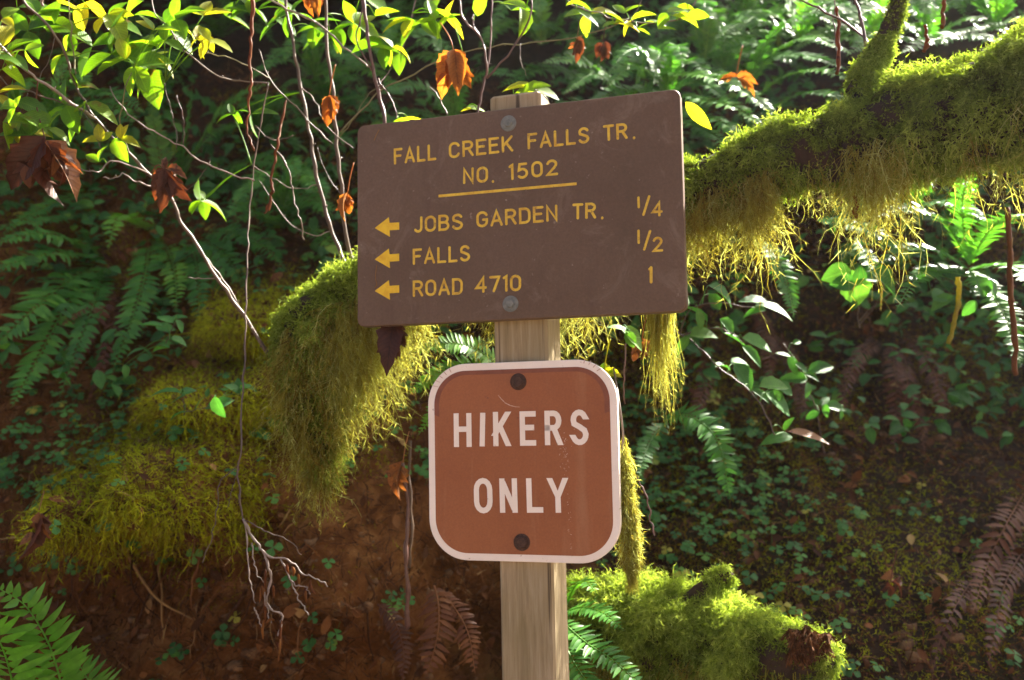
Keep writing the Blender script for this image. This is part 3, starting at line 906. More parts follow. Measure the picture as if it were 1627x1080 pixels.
# pale scuffs of the sheeting
sc = MB()
_zoff[0] = .0007
for k in range(9):
    a = R(38 + k * 14 if k < 4 else 100 + (k - 1) * 14)
    if k < 4: p_ = (930 + 34 * math.cos(a) - 8, 610 - 34 * math.sin(a)); a2 = a
    else:
        a2 = R(115 + (k - 4) * 13); p_ = (733 + 38 * math.cos(a2), 622 - 34 * math.sin(a2))
    line_px(sc, p_, (p_[0] + 7 * math.cos(a2), p_[1] - 6 * math.sin(a2)), .0008 + .0006 * rng.random(), BC, BR, BU)
ar_ = [(792, 628), (797, 634), (803, 640), (811, 644), (819, 646), (826, 646.5)]
_zoff[0] += .00001
stroke(sc, BC, BR, BU, [on_plane(*B3, *p) for p in ar_], .0014, _zoff[0])
for k in range(60):
    t = rng.random()
    x_ = 896 + 12 * t + rng.normal() * (3.5 - 2 * t); y_ = 690 + 190 * t
    if k % 2: x_, y_ = 897 + rng.normal() * 6, 712 + rng.normal() * 12
    line_px(sc, (x_, y_), (x_ + rng.normal() * .8, y_ + .4 + 2 * rng.random() ** 2), .0004 + .0007 * rng.random(), BC, BR, BU)
MAT['scuff'] = surface('pale_scuffed_sheeting', lambda nt: ramp(nt, noise(nt, 200, 3, .6, coords(nt)), [(.35, (.36, .19, .12)), (.65, (.56, .42, .33))]), .6, .3)
sc.build('scuff_marks', MAT['scuff'], panel, smooth=False)
bolt(BC, BR, BU, 823.7, 606.3, .0135, .0095, MAT['rust'], panel, .006, 12)
bolt(BC, BR, BU, 829.2, 861.4, .0135, .0095, MAT['rust'], panel, .006, 12)
# ---------------------------------------------------------------- the mossy limb behind the signs
def limb_axis(L, n):
    A = np.array([[*at(a, b, Y), r_ * Y / FPX] for a, b, Y, r_ in L])
    S = spline(A, n)
    return S[:, :3], np.maximum(S[:, 3], .004)

def axis_sample(P, rad, N, hang=None):
    """random points on a limb: position, outward normal, t"""
    seg = np.linalg.norm(np.diff(P, axis=0), axis=1)
    pr = seg * (rad[1:] + rad[:-1])
    k = rng.choice(len(seg), N, p=pr / pr.sum())
    t = rng.random(N)[:, None]
    c = P[k] * (1 - t) + P[k + 1] * t
    r_ = rad[k] * (1 - t[:, 0]) + rad[k + 1] * t[:, 0]
    T = nrm(P[k + 1] - P[k])
    a = nrm(np.cross(T, np.array([0.03, 0.02, 1.0])))
    b = np.cross(a, T)          # roughly up
    b = b * np.sign(b[:, 2:3] + 1e-9)
    th = rng.uniform(0, 2 * np.pi, N)
    n = a * np.cos(th)[:, None] + b * np.sin(th)[:, None]
    return c + n * r_[:, None], n, T, k / len(seg)

def mossy(mb, P, rad, N, L=(.012, .02), lump=0.35, tint0=.45, dens_bottom=.5, up=.15):
    p, n, T, t = axis_sample(P, rad, N)
    nz = vnoise(p[:, 0] * 24, p[:, 1] * 24, p[:, 2] * 24, 41) + .6 * vnoise(p[:, 0] * 55, p[:, 1] * 55, p[:, 2] * 55, 42)
    big = vnoise(p[:, 0] * 8, p[:, 1] * 8, p[:, 2] * 8, 43)
    nz = nz + .4 * big
    keep = rng.random(N) < np.where(n[:, 2] > -.2, 1, dens_bottom) * smooth(-1.15, -.35, nz)
    p, n, T, nz = p[keep], n[keep], T[keep], nz[keep]
    l = (L[0] + L[1] * rng.random(len(p))) * (1 + lump * nz)
    d = n + .45 * rng.normal(size=p.shape) + np.array([0, 0, up])
    tint = np.clip(tint0 + .26 * nz + .16 * rng.normal(size=len(p)), 0, 1)
    strands(mb, p - n * .004 + n * (.013 * nz)[:, None], d, l, .0026, 3, .35, .42, tint, twigs=4, twig_len=.5)

def curtain(mb, P, rad, N, lmin, lmax, sel=None, tint0=.5, clump=22, wob=.42, width=.0021, nz=-.3):
    """strands hanging from the underside of a limb"""
    p, n, T, t = axis_sample(P, rad, N)
    u = (p[:, 0] - p[:, 1] * .3)
    c = smooth(-.35, .55, vnoise(u * clump, 0, 0, 51) + .5 * vnoise(u * clump * 3, 0, 0, 52))
    keep = (n[:, 2] < nz) & (rng.random(len(p)) < .12 + .88 * c)
    if sel is not None: keep &= sel(p)
    p, n, c = p[keep], n[keep], c[keep]
    l = (lmin + (lmax - lmin) * rng.random(len(p)) ** 2.2 * (.35 + .65 * c)) 
    strands(mb, p, n * .5 + np.array([0, 0, -.8]) + .3 * rng.normal(size=p.shape), l, width, 7, .42, wob, np.clip(tint0 + .22 * rng.normal(size=len(p)), 0, 1), twigs=9, twig_len=.17)

ax = [(1760, 105, 1.28, 108), (1640, 150, 1.36, 94), (1500, 188, 1.44, 78), (1400, 214, 1.49, 66), (1250, 252, 1.55, 52), (1150, 284, 1.58, 46), (1085, 308, 1.61, 44), (960, 345, 1.68, 42),
      (820, 378, 1.74, 42), (700, 412, 1.77, 42), (615, 446, 1.78, 42), (555, 480, 1.78, 46), (506, 526, 1.78, 58), (494, 595, 1.78, 56), (505, 670, 1.78, 38), (515, 730, 1.80, 18), (522, 765, 1.82, 8)]
LP, LR = limb_axis(ax, 90)
limb = empty('mossy_limb', LP[45], 'long leaning limb thick with green moss passing behind the trail board', 'tree limb')
m = MB(); tube(m, LP, LR * .93, 14, .5, .16, 5)
sb = [(1366, 150, 1.50, 22), (1388, 92, 1.50, 16), (1415, 40, 1.49, 14), (1436, -20, 1.48, 13), (1450, -90, 1.47, 12)]
SP, SR = limb_axis(sb, 24)
wood = m.build('wood', MAT['bark'], limb)
m = MB(); tube(m, SP, SR, 10, .5, .12, 8)
m.build('side_branch', MAT['bark'], limb)
m = MB()
mossy(m, LP[:44], LR[:44], 52000, (.010, .018), .5, .5, .35)
mossy(m, LP[40:], LR[40:], 40000, (.010, .02), .5, .55, .6)
mossy(m, SP, SR, 11000, (.006, .012), .35, .6, 1)
m.build('moss', MAT['moss'], limb)
m = MB()
curtain(m, LP[:30], LR[:30], 2600, .06, .25, lambda p: p[:, 0] > .3, .62, 13, .34, .0016)
curtain(m, LP[14:36], LR[14:36], 5200, .03, .16, None, .6, 14, .42, .0017)
curtain(m, LP[26:46], LR[26:46], 6000, .03, .14, None, .5, 22)
# the drooping end left of the board: a deep beard
curtain(m, LP[50:], LR[50:], 17000, .02, .15, None, .5, 16, .45, nz=.2)
curtain(m, LP[44:66], LR[44:66] * .9, 7500, .05, .25, lambda p: p[:, 0] > -.38, .66, 17, .38)
curtain(m, LP[40:76], LR[40:76], 26000, .10, .30, lambda p: (p[:, 0] > -.34) & (p[:, 0] < -.195), .64, 30, .36, .0018, 0)
# the long tail hanging under the lower right corner of the board
tp = at(1050, 470, 1.62)
N = 900
root = tp + np.stack([rng.normal(size=N) * .016, rng.normal(size=N) * .012, rng.uniform(-.02, .03, N)], -1)
strands(m, root, np.array([0, 0, -1.0]) + .15 * rng.normal(size=(N, 3)) - (root - tp) * [6, 6, 0], (.04 + .20 * rng.random(N) ** 1.3) * np.exp(-((root[:, 0] - tp[0] + .004) / .020) ** 2), .0016, 8, .7, .16, np.clip(.6 + .2 * rng.normal(size=N), 0, 1), twigs=8, twig_len=.07)
m.build('hanging_moss', MAT['moss_hang'], limb)

# ---------------------------------------------------------------- the broken log, bottom right
ax2 = [(850, 1000, 2.02, 52), (930, 1000, 1.98, 66), (1010, 1003, 1.92, 68), (1100, 1018, 1.85, 68), (1180, 1036, 1.80, 60), (1250, 1046, 1.76, 52), (1295, 1046, 1.74, 42), (1322, 1044, 1.73, 24), (1330, 1044, 1.73, 10)]
QP, QR = limb_axis(ax2, 46)
log = empty('mossy_log', QP[22], 'short broken log covered in yellow green moss at the foot of the post', 'log')
m = MB(); tube(m, QP, QR * .93, 16, .5, .14, 15)
m.build('wood', MAT['bark'], log)
kp, kr = limb_axis([(1095, 970, 1.84, 28), (1118, 945, 1.83, 20), (1142, 922, 1.82, 13), (1164, 912, 1.82, 8)], 12)
m = MB(); tube(m, kp, kr, 10, .5, .15, 18)
m.build('knot', MAT['bark'], log)
m = MB()
mossy(m, QP, QR, 46000, (.012, .022), .5, .62, .6)
mossy(m, kp, kr, 3500, (.007, .011), .4, .6, .8)
endc = at(1283, 1018, 1.695)
m2 = MB()
curtain(m2, QP, QR, 6000, .02, .10, None, .5, 18, .4, nz=-.1)
m.build('moss', MAT['moss'], log)
m2.build('hanging_moss', MAT['moss_hang'], log)
m = MB()
N = 700
q = nrm(rng.normal(size=(N, 3)))
q[:, 1] = -np.abs(q[:, 1])
base = endc + q * [.038, .012, .026] * (.8 + .5 * vnoise(q[:, 0] * 3, q[:, 2] * 3, 0, 5))[:, None]
strands(m, base, q * .4 + np.array([-.3, -.5, -.8]) + .35 * rng.normal(size=(N, 3)), .010 + .016 * rng.random(N), .005, 3, .3, .3, .1 + .75 * rng.random(N), twigs=2)
m.build('rotten_wood_fibre', MAT['litter'], log)

# moss bundle along a twig beside the lower sign
tw = pts([(975, 585, 1.56), (984, 640, 1.50), (990, 690, 1.488), (989, 730, 1.486), (995, 790, 1.486), (1001, 850, 1.49), (1004, 905, 1.49)])
tw = spline(tw, 24)
clump_ = empty('moss_bundle', tw[12], 'slim bundle of yellow moss hanging along the right edge of the hikers sign', 'moss')
m = MB(); tube(m, tw, .0016, 6); m.build('twig', MAT['stem'], clump_)
m = MB()
N = 3600
t = np.sqrt(rng.random(N)); 
ii = 9 + t * 13.0
i0 = np.clip(ii.astype(int), 0, 22); fr = (ii - i0)[:, None]
c = tw[i0] * (1 - fr) + tw[i0 + 1] * fr
w_ = .0105 * np.interp(t, [0, .15, .6, .85, 1], [.6, .85, 1.1, .7, .25])
q = nrm(rng.normal(size=(N, 3)) * [1, 1, .2])
strands(m, c + q * (w_ * rng.random(N) ** .5)[:, None], q * .6 + np.array([0, 0, -1.0]), .014 + .02 * rng.random(N), .0017, 3, .4, .35, np.clip(.62 + .25 * rng.normal(size=N), 0, 1), twigs=3, twig_len=.4)
root = c[t > .93]
strands(m, root, np.array([0, 0, -1.0]) + .2 * rng.normal(size=root.shape), .03 + .03 * rng.random(len(root)), .0014, 5, .5, .15, .6)
m.build('moss', MAT['moss_hang'], clump_)
# ---------------------------------------------------------------- ferns
CAMDIR = np.array([0, -1.0, 0.0])
def frond(parent, P2, half, n=30, mat='fern', reach=.25, Y=None, face=(.78, .6), tint=.5, sag=.25, name='frond', slim=.85, peak=.45, ang=68, lob=0.0):
    P2 = [tuple(p) for p in P2]
    K = len(P2)
    P = []
    Y0 = None
    for k, (px, py) in enumerate([p[:2] for p in P2]):
        s_ = k / (K - 1)
        if Y is not None:
            yy = Y[0] + (Y[1] - Y[0]) * s_
        else:
            yh = hill_hit(px, py)[1]
            if Y0 is None: Y0 = yh
            yy = min(Y0 + .02 - (reach + .1) * s_ ** .7, yh - .09 if k else yh + .02)
        P.append(at(px, py, yy))
    C_ = spline(np.array(P), n + 2)
    T = nrm(np.gradient(C_, axis=0))
    nor = np.array([0, -1.0, 0]) * face[0] + np.array([0, 0, 1.0]) * face[1]
    nor = nor[None] - T * (T @ nor)[:, None]
    nor = nrm(nor)
    side = np.cross(T, nor)
    Ym = C_[:, 1].mean()
    hl = half * Ym / FPX
    s_ = np.linspace(0.0, 1, n + 2)
    prof = np.interp(s_, [0, .06, .15, .5, .8, .95, 1], [.3, .65, .9, 1, .62, .22, .06])
    sp = np.linalg.norm(np.diff(C_, axis=0), axis=1).mean()
    m = MB()
    tube(m, C_, np.linspace(.0022, .0007, n + 2), 5, min(tint + .3, 1))
    for sg in (-1, 1):
        j = np.arange(1, n + 2)
        off = .25 * sg
        base = C_[j] + T[j] * sp * off
        a = R(ang) + .08 * rng.normal(size=len(j))
        d = side[j] * (sg * np.sin(a))[:, None] + T[j] * np.cos(a)[:, None] + nor[j] * (.12 + .06 * rng.normal(size=(len(j), 1)))
        L = hl * prof[j] * (1 + .08 * rng.normal(size=len(j)))
        gone = rng.random(len(j)) < .03
        L = np.where(gone, L * .3, L)
        blades(m, base, d, nor[j] + .13 * rng.normal(size=(len(j), 3)), L, np.minimum(sp * slim * 1.25, L * .5), .25, sag + .25 * rng.normal(size=len(j)), 6, .3, np.clip(tint + .13 * rng.normal(size=len(j)), 0, 1), lobe=lob)
    return m.build(name, MAT[mat], parent)

def fern(name, px, py, label, fronds, group='ferns on the bank', **kw):
    o = empty(name, hill_hit(px, py), label, 'fern', group)
    for f in fronds:
        k = dict(kw)
        if len(f) > 2: k.update(f[2])
        frond(o, f[0], f[1], **k)
    return o

fern('sword_fern', 150, 425, 'large drooping green sword fern hanging down the bank at the left edge', [
    ([(165, 420), (110, 445), (50, 495), (-20, 560)], 52, dict(n=36)),
    ([(160, 428), (115, 470), (65, 560), (20, 645)], 46, dict(n=38)),
    ([(160, 415), (110, 402), (50, 410), (-20, 432)], 34, dict(n=30)),
    ([(160, 410), (110, 380), (50, 372), (-15, 390)], 30, dict(n=30)),
    ([(165, 425), (150, 480), (120, 560), (95, 630)], 30, dict(n=30, tint=.3))])
fern('sword_fern', 270, 372, 'green sword fern with long fronds falling between the mossy cushions and the thin stems', [
    ([(238, 372), (232, 430), (212, 500), (178, 592)], 36, dict(n=36, reach=.3)),
    ([(262, 385), (275, 420), (280, 460), (280, 495)], 26, dict(n=20, reach=.32, tint=.9)),
    ([(300, 380), (312, 420), (316, 470), (315, 512)], 28, dict(n=24, tint=.35)),
    ([(310, 375), (345, 395), (375, 430), (393, 460)], 28, dict(n=26, tint=.3)),
    ([(240, 370), (205, 345), (185, 350), (172, 395)], 26, dict(n=20, tint=.95)),
    ([(320, 370), (375, 372), (420, 392), (455, 428)], 24, dict(n=26, tint=.4)),
    ([(255, 362), (262, 300), (250, 220), (236, 150)], 26, dict(n=30, tint=.2, reach=.1))])
fern('sword_fern', 300, 285, 'upright sword fern with one long frond arching to the right below the twigs', [
    ([(285, 300), (318, 225), (365, 165), (440, 125)], 32, dict(n=36, reach=.3, tint=.7)),
    ([(290, 300), (290, 240), (300, 185), (305, 140)], 26, dict(n=28, tint=.3)),
    ([(310, 300), (375, 262), (440, 258), (500, 285)], 26, dict(n=30, tint=.5)),
    ([(310, 310), (380, 300), (450, 310), (520, 345)], 24, dict(n=30, tint=.45)),
    ([(280, 300), (235, 240), (200, 215), (160, 215)], 26, dict(n=26, tint=.3))])
fern('sword_fern', 60, 345, 'shaded sword fern with flat fronds under the curled red brown leaf', [
    ([(160, 305), (110, 315), (60, 335), (5, 372)], 26, dict(n=32, tint=.55)),
    ([(165, 335), (110, 345), (60, 352), (0, 358)], 22, dict(n=30, tint=.4)),
    ([(150, 300), (100, 280), (50, 285), (-10, 310)], 22, dict(n=30, tint=.3))])
fern('sword_fern', 470, 400, 'small dark fern between the two upright brown stems', [
    ([(460, 350), (480, 330), (510, 325), (548, 340)], 20, dict(n=22, tint=.4)),
    ([(455, 365), (430, 345), (400, 340), (365, 360)], 20, dict(n=22, tint=.4)),
    ([(460, 360), (500, 370), (530, 392), (556, 420)], 18, dict(n=22, tint=.5)),
    ([(455, 360), (450, 315), (455, 270), (470, 235)], 18, dict(n=22, tint=.3))])
nf = empty('sword_fern', at(60, 1150, 1.5), 'bright green sword fern close by in the lower left corner', 'fern')
frond(nf, [(118, 1170), (97, 1085), (76, 1020), (40, 962), (-6, 932)], 62, 22, 'fern_near', Y=(1.52, 1.42), face=(.95, .3), tint=.6, ang=62, slim=.8)
frond(nf, [(36, 1170), (20, 1085), (2, 1025), (-30, 975)], 92, 18, 'fern_near', Y=(1.48, 1.36), face=(.95, .3), tint=.5, ang=60, slim=.8)
frond(nf, [(150, 1190), (150, 1120), (135, 1070), (105, 1030)], 50, 18, 'fern_near', Y=(1.62, 1.6), face=(.95, .3), tint=.25, ang=62, slim=.8)

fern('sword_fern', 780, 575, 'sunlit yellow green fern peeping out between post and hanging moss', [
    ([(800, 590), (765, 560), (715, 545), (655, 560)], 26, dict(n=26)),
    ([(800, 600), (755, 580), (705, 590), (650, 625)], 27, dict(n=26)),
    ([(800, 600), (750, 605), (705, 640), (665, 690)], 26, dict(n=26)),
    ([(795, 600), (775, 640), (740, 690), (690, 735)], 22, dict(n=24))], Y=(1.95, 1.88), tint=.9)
fern('sword_fern', 1010, 190, 'green fern arching over the top of the trail board beside the post', [
    ([(1000, 175), (960, 120), (915, 95), (862, 100)], 30, dict(n=30)),
    ([(1000, 175), (980, 130), (940, 118), (895, 150)], 24, dict(n=26)),
    ([(1010, 175), (1040, 130), (1060, 115), (1100, 120)], 28, dict(n=24)),
    ([(1005, 180), (1010, 140), (1030, 90), (1070, 60)], 24, dict(n=26)),
    ([(995, 180), (940, 165), (900, 170), (850, 195)], 24, dict(n=26))], tint=.6, Y=(2.7, 2.45))
fern('sword_fern', 1130, 170, 'shiny fern with white glinting fronds right of the trail board', [
    ([(1070, 120), (1110, 118), (1175, 140), (1242, 190)], 30, dict(n=34)),
    ([(1085, 150), (1120, 160), (1165, 170), (1220, 205)], 26, dict(n=28)),
    ([(1075, 170), (1110, 185), (1150, 195), (1190, 230)], 24, dict(n=24, tint=.3)),
    ([(1080, 190), (1105, 200), (1135, 215), (1160, 240)], 20, dict(n=22, tint=.3))], Y=(2.45, 2.2), face=(.62, .78), tint=.75)
fern('sword_fern', 1225, 145, 'fern with a long arching frond just above the mossy limb', [
    ([(1195, 160), (1240, 125), (1300, 112), (1365, 130)], 26, dict(n=32)),
    ([(1190, 130), (1235, 80), (1290, 60), (1352, 85)], 28, dict(n=34)),
    ([(1200, 120), (1225, 90), (1290, 90), (1345, 110)], 26, dict(n=30, tint=.3)),
    ([(1230, 170), (1270, 150), (1320, 150), (1360, 170)], 22, dict(n=26, tint=.3)),
    ([(1190, 140), (1210, 80), (1250, 35), (1310, 20)], 24, dict(n=28, tint=.4))], Y=(2.6, 2.3), face=(.62, .78), tint=.65)
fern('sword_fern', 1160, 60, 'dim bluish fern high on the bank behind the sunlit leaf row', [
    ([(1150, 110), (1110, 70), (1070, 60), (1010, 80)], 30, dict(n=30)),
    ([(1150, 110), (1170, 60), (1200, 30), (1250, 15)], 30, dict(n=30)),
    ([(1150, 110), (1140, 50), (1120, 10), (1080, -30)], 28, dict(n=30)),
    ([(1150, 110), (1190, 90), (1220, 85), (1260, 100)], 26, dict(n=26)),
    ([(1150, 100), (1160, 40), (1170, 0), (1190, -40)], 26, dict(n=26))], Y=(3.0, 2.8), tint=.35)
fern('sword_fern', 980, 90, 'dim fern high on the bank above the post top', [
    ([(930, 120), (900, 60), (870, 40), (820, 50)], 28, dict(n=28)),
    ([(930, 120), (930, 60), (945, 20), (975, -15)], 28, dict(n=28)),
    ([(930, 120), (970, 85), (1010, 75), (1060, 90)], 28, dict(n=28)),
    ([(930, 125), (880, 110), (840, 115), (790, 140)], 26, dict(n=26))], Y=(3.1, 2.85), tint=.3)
fern('sword_fern', 700, 160, 'dark fern behind the orange maple leaf over the board', [
    ([(720, 190), (690, 150), (650, 135), (600, 150)], 26, dict(n=28)),
    ([(720, 190), (740, 140), (775, 115), (820, 120)], 26, dict(n=28)),
    ([(720, 190), (715, 130), (700, 80), (670, 40)], 26, dict(n=28)),
    ([(720, 195), (670, 180), (630, 190), (590, 220)], 24, dict(n=26))], Y=(2.8, 2.6), tint=.35)
fern('sword_fern', 1480, 400, 'big glossy fern at the right edge below the mossy limb', [
    ([(1540, 420), (1505, 360), (1450, 330), (1390, 345)], 32, dict(n=32)),
    ([(1540, 420), (1570, 370), (1600, 345), (1650, 340)], 34, dict(n=30)),
    ([(1540, 430), (1580, 420), (1620, 430), (1660, 470)], 32, dict(n=28)),
    ([(1540, 430), (1570, 460), (1600, 510), (1622, 580)], 32, dict(n=30)),
    ([(1540, 420), (1530, 360), (1530, 310), (1545, 255)], 30, dict(n=28)),
    ([(1535, 425), (1490, 400), (1440, 395), (1395, 420)], 26, dict(n=28, tint=.3)),
    ([(1530, 425), (1480, 430), (1450, 450), (1425, 490)], 22, dict(n=24, tint=.3))], Y=(2.25, 1.98), face=(.6, .8), tint=.6)
fern('sword_fern', 1230, 420, 'bluish fern frond pair hanging under the moss curtain', [
    ([(1215, 385), (1232, 410), (1250, 450), (1262, 505)], 24, dict(n=26)),
    ([(1300, 350), (1345, 355), (1390, 370), (1430, 400)], 22, dict(n=26)),
    ([(1360, 380), (1372, 400), (1385, 425), (1392, 450)], 18, dict(n=18))], Y=(2.35, 2.2), tint=.5)
fern('sword_fern', 1090, 670, 'green fern frond curving down beside the hikers sign', [
    ([(1055, 668), (1095, 660), (1140, 700), (1160, 790)], 32, dict(n=30)),
    ([(1060, 672), (1040, 690), (1025, 720), (1015, 760)], 20, dict(n=20, tint=.3))], Y=(2.3, 2.12), tint=.45)
fern('sword_fern', 960, 1050, 'dark glossy fern low between post and mossy log', [
    ([(890, 985), (930, 1020), (975, 1050), (1030, 1100)], 34, dict(n=22, slim=.75)),
    ([(890, 1000), (905, 1040), (930, 1080), (960, 1120)], 32, dict(n=20, slim=.75)),
    ([(900, 960), (915, 930), (932, 925), (950, 945)], 22, dict(n=16, tint=.8)),
    ([(895, 975), (925, 965), (960, 975), (990, 1000)], 26, dict(n=18, tint=.6))], Y=(1.82, 1.68), tint=.5, face=(.5, .85))
fern('dead_fern', 1415, 540, 'withered brown fern hanging on the dark bank at right', [
    ([(1415, 535), (1422, 590), (1424, 650), (1420, 725)], 26, dict(n=28)),
    ([(1430, 530), (1465, 560), (1490, 610), (1500, 680)], 26, dict(n=26)),
    ([(1405, 535), (1370, 560), (1345, 610), (1335, 670)], 22, dict(n=24)),
    ([(1440, 545), (1440, 600), (1460, 660), (1470, 720)], 22, dict(n=24))], group='withered ferns', mat='fern_dead', tint=.35, sag=.55, slim=.42, ang=52)
fern('dead_fern', 1590, 830, 'curled brown fern frond trailing down the bank near the lower right corner', [
    ([(1632, 775), (1600, 830), (1572, 890), (1545, 975)], 34, dict(n=26)),
    ([(1640, 850), (1600, 920), (1585, 980), (1570, 1060)], 30, dict(n=24, tint=.3)),
    ([(1560, 900), (1520, 960), (1490, 1030), (1480, 1090)], 22, dict(n=24, tint=.2))], group='withered ferns', mat='fern_dead', tint=.55, sag=.55, slim=.42, ang=52)
fern('dead_fern', 690, 990, 'rusty brown fern standing at the foot of the bank left of the post', [
    ([(690, 930), (697, 965), (695, 1010), (678, 1075)], 38, dict(n=15, slim=.6)),
    ([(700, 940), (725, 970), (745, 1010), (755, 1070)], 26, dict(n=18, slim=.6)),
    ([(600, 960), (625, 985), (640, 1030), (640, 1085)], 22, dict(n=18, slim=.6, tint=.2))], group='withered ferns', mat='fern_dead', tint=.7, sag=.9, Y=(2.0, 1.9))
fern('dead_fern', 1190, 560, 'rusty fern remains behind the leafy sprig right of the board', [
    ([(1200, 480), (1215, 520), (1222, 560), (1222, 610)], 24, dict(n=22)),
    ([(1110, 560), (1120, 600), (1110, 640), (1085, 680)], 22, dict(n=20)),
    ([(1210, 520), (1250, 560), (1270, 620), (1275, 680)], 22, dict(n=24, tint=.3))], group='withered ferns', mat='fern_dead', tint=.45, sag=.55, slim=.42, ang=52)
fern('dead_fern', 190, 490, 'reddish withered fern in the dark hollow between the two green ferns', [
    ([(175, 440), (165, 490), (140, 540), (110, 600)], 22, dict(n=24)),
    ([(180, 440), (155, 470), (120, 500), (95, 520)], 18, dict(n=22)),
    ([(185, 450), (180, 510), (165, 570), (140, 640)], 20, dict(n=24, tint=.3))], group='withered ferns', mat='fern_dead', tint=.5, sag=.55, slim=.42, ang=52)
for (px, py, Y, n_, l0, lab) in ((1270, 60, 2.75, 8, 110, 'bushy bluish fern right of the dim fern behind the leaf row'), (1060, 150, 2.6, 8, 100, 'bushy green fern close above the right top corner of the trail board'), (1120, 95, 2.85, 8, 110, 'bushy fern tucked behind the shiny white glinting fern'),
                                 (860, 70, 3.0, 7, 95, 'bushy shaded fern just above the post top'), (450, 330, 2.7, 7, 85, 'bushy green fern behind the limp orange strand'), (1450, 330, 2.3, 7, 90, 'bushy green fern showing through the moss curtain'), (620, 110, 2.9, 7, 90, 'bushy green fern behind the purple brown stem'), (1470, 70, 2.6, 8, 110, 'bushy fern above the sunlit moss between side branch and right edge'), (1580, 40, 2.5, 8, 110, 'bushy fern in the upper right corner above the sunlit moss'),
                                 (1380, 60, 2.8, 7, 100, 'bushy fern behind the mossy side branch'), (1180, 30, 3.0, 8, 110, 'bushy dim fern at the top between the leaf row and the bare twigs'), (500, 120, 2.9, 7, 95, 'bushy shaded fern behind the paired stems near the top'), (90, 180, 2.7, 7, 100, 'bushy shaded fern behind the pale stem at far left')):
    fr = []
    for k in range(n_):
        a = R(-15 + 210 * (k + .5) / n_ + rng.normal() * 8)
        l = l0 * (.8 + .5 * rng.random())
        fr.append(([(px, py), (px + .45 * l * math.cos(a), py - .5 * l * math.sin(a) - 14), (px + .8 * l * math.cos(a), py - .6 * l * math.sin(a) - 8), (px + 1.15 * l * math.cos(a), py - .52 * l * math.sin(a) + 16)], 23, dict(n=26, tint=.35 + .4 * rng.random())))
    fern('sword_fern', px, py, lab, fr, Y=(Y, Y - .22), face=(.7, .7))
# fainter ferns higher on the bank
FAR = [(90, 230, 'far fern in deep shade behind the left twigs'), (420, 215, 'far fern in deep shade left of the hanging dead strand'), (215, 130, 'far fern in the dark above the arching fern'),
       (520, 170, 'far fern in deep shade behind the paired upright stems'), (60, 90, 'far fern in the dark upper left corner'), (1430, 60, 'far fern in shade between side branch and sunlit moss'), (1540, 20, 'far fern in shade at the upper right corner'),
       (640, 60, 'far fern in shade behind the purple stem'), (350, 60, 'far fern in the dark beside the thin mossy trunks')]
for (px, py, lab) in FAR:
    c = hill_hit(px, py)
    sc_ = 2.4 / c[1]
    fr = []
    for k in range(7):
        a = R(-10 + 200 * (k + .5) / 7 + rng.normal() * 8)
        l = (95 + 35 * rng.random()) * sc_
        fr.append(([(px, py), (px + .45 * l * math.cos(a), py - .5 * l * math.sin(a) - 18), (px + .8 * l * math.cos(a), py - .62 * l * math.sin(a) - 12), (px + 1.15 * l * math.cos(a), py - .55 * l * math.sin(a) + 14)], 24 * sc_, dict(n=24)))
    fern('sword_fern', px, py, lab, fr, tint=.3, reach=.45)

# ---------------------------------------------------------------- broad leaves
def leaf_px(m, px, py, ang, Lpx, ratio, Y, face=(.5, .85), tint=.5, fold=.25, curl=.35, back=0.25, wavy=0.0):
    """one leaf centred on a pixel; ang is the picture angle of its tip (0 right, 90 up)"""
    L = Lpx * Y / FPX
    a = R(ang)
    b = rng.normal() * back
    d = nrm(_r * math.cos(a) + _u * math.sin(a) + np.array([0, b, 0]))
    base = at(px, py, Y) - d * L / 2
    n = np.array([0, -face[0], face[1]]) + .3 * rng.normal(size=3)
    blades(m, base, d, n, L, L * ratio, fold, curl, 11, .42, tint, lobe=wavy)
    return base

def near_stem(stems, p):
    best = None
    for C_ in stems:
        k = np.argmin(np.linalg.norm(C_ - p, axis=1))
        dd = np.linalg.norm(C_[k] - p)
        if best is None or dd < best[0]: best = (dd, C_[k])
    return best[1]

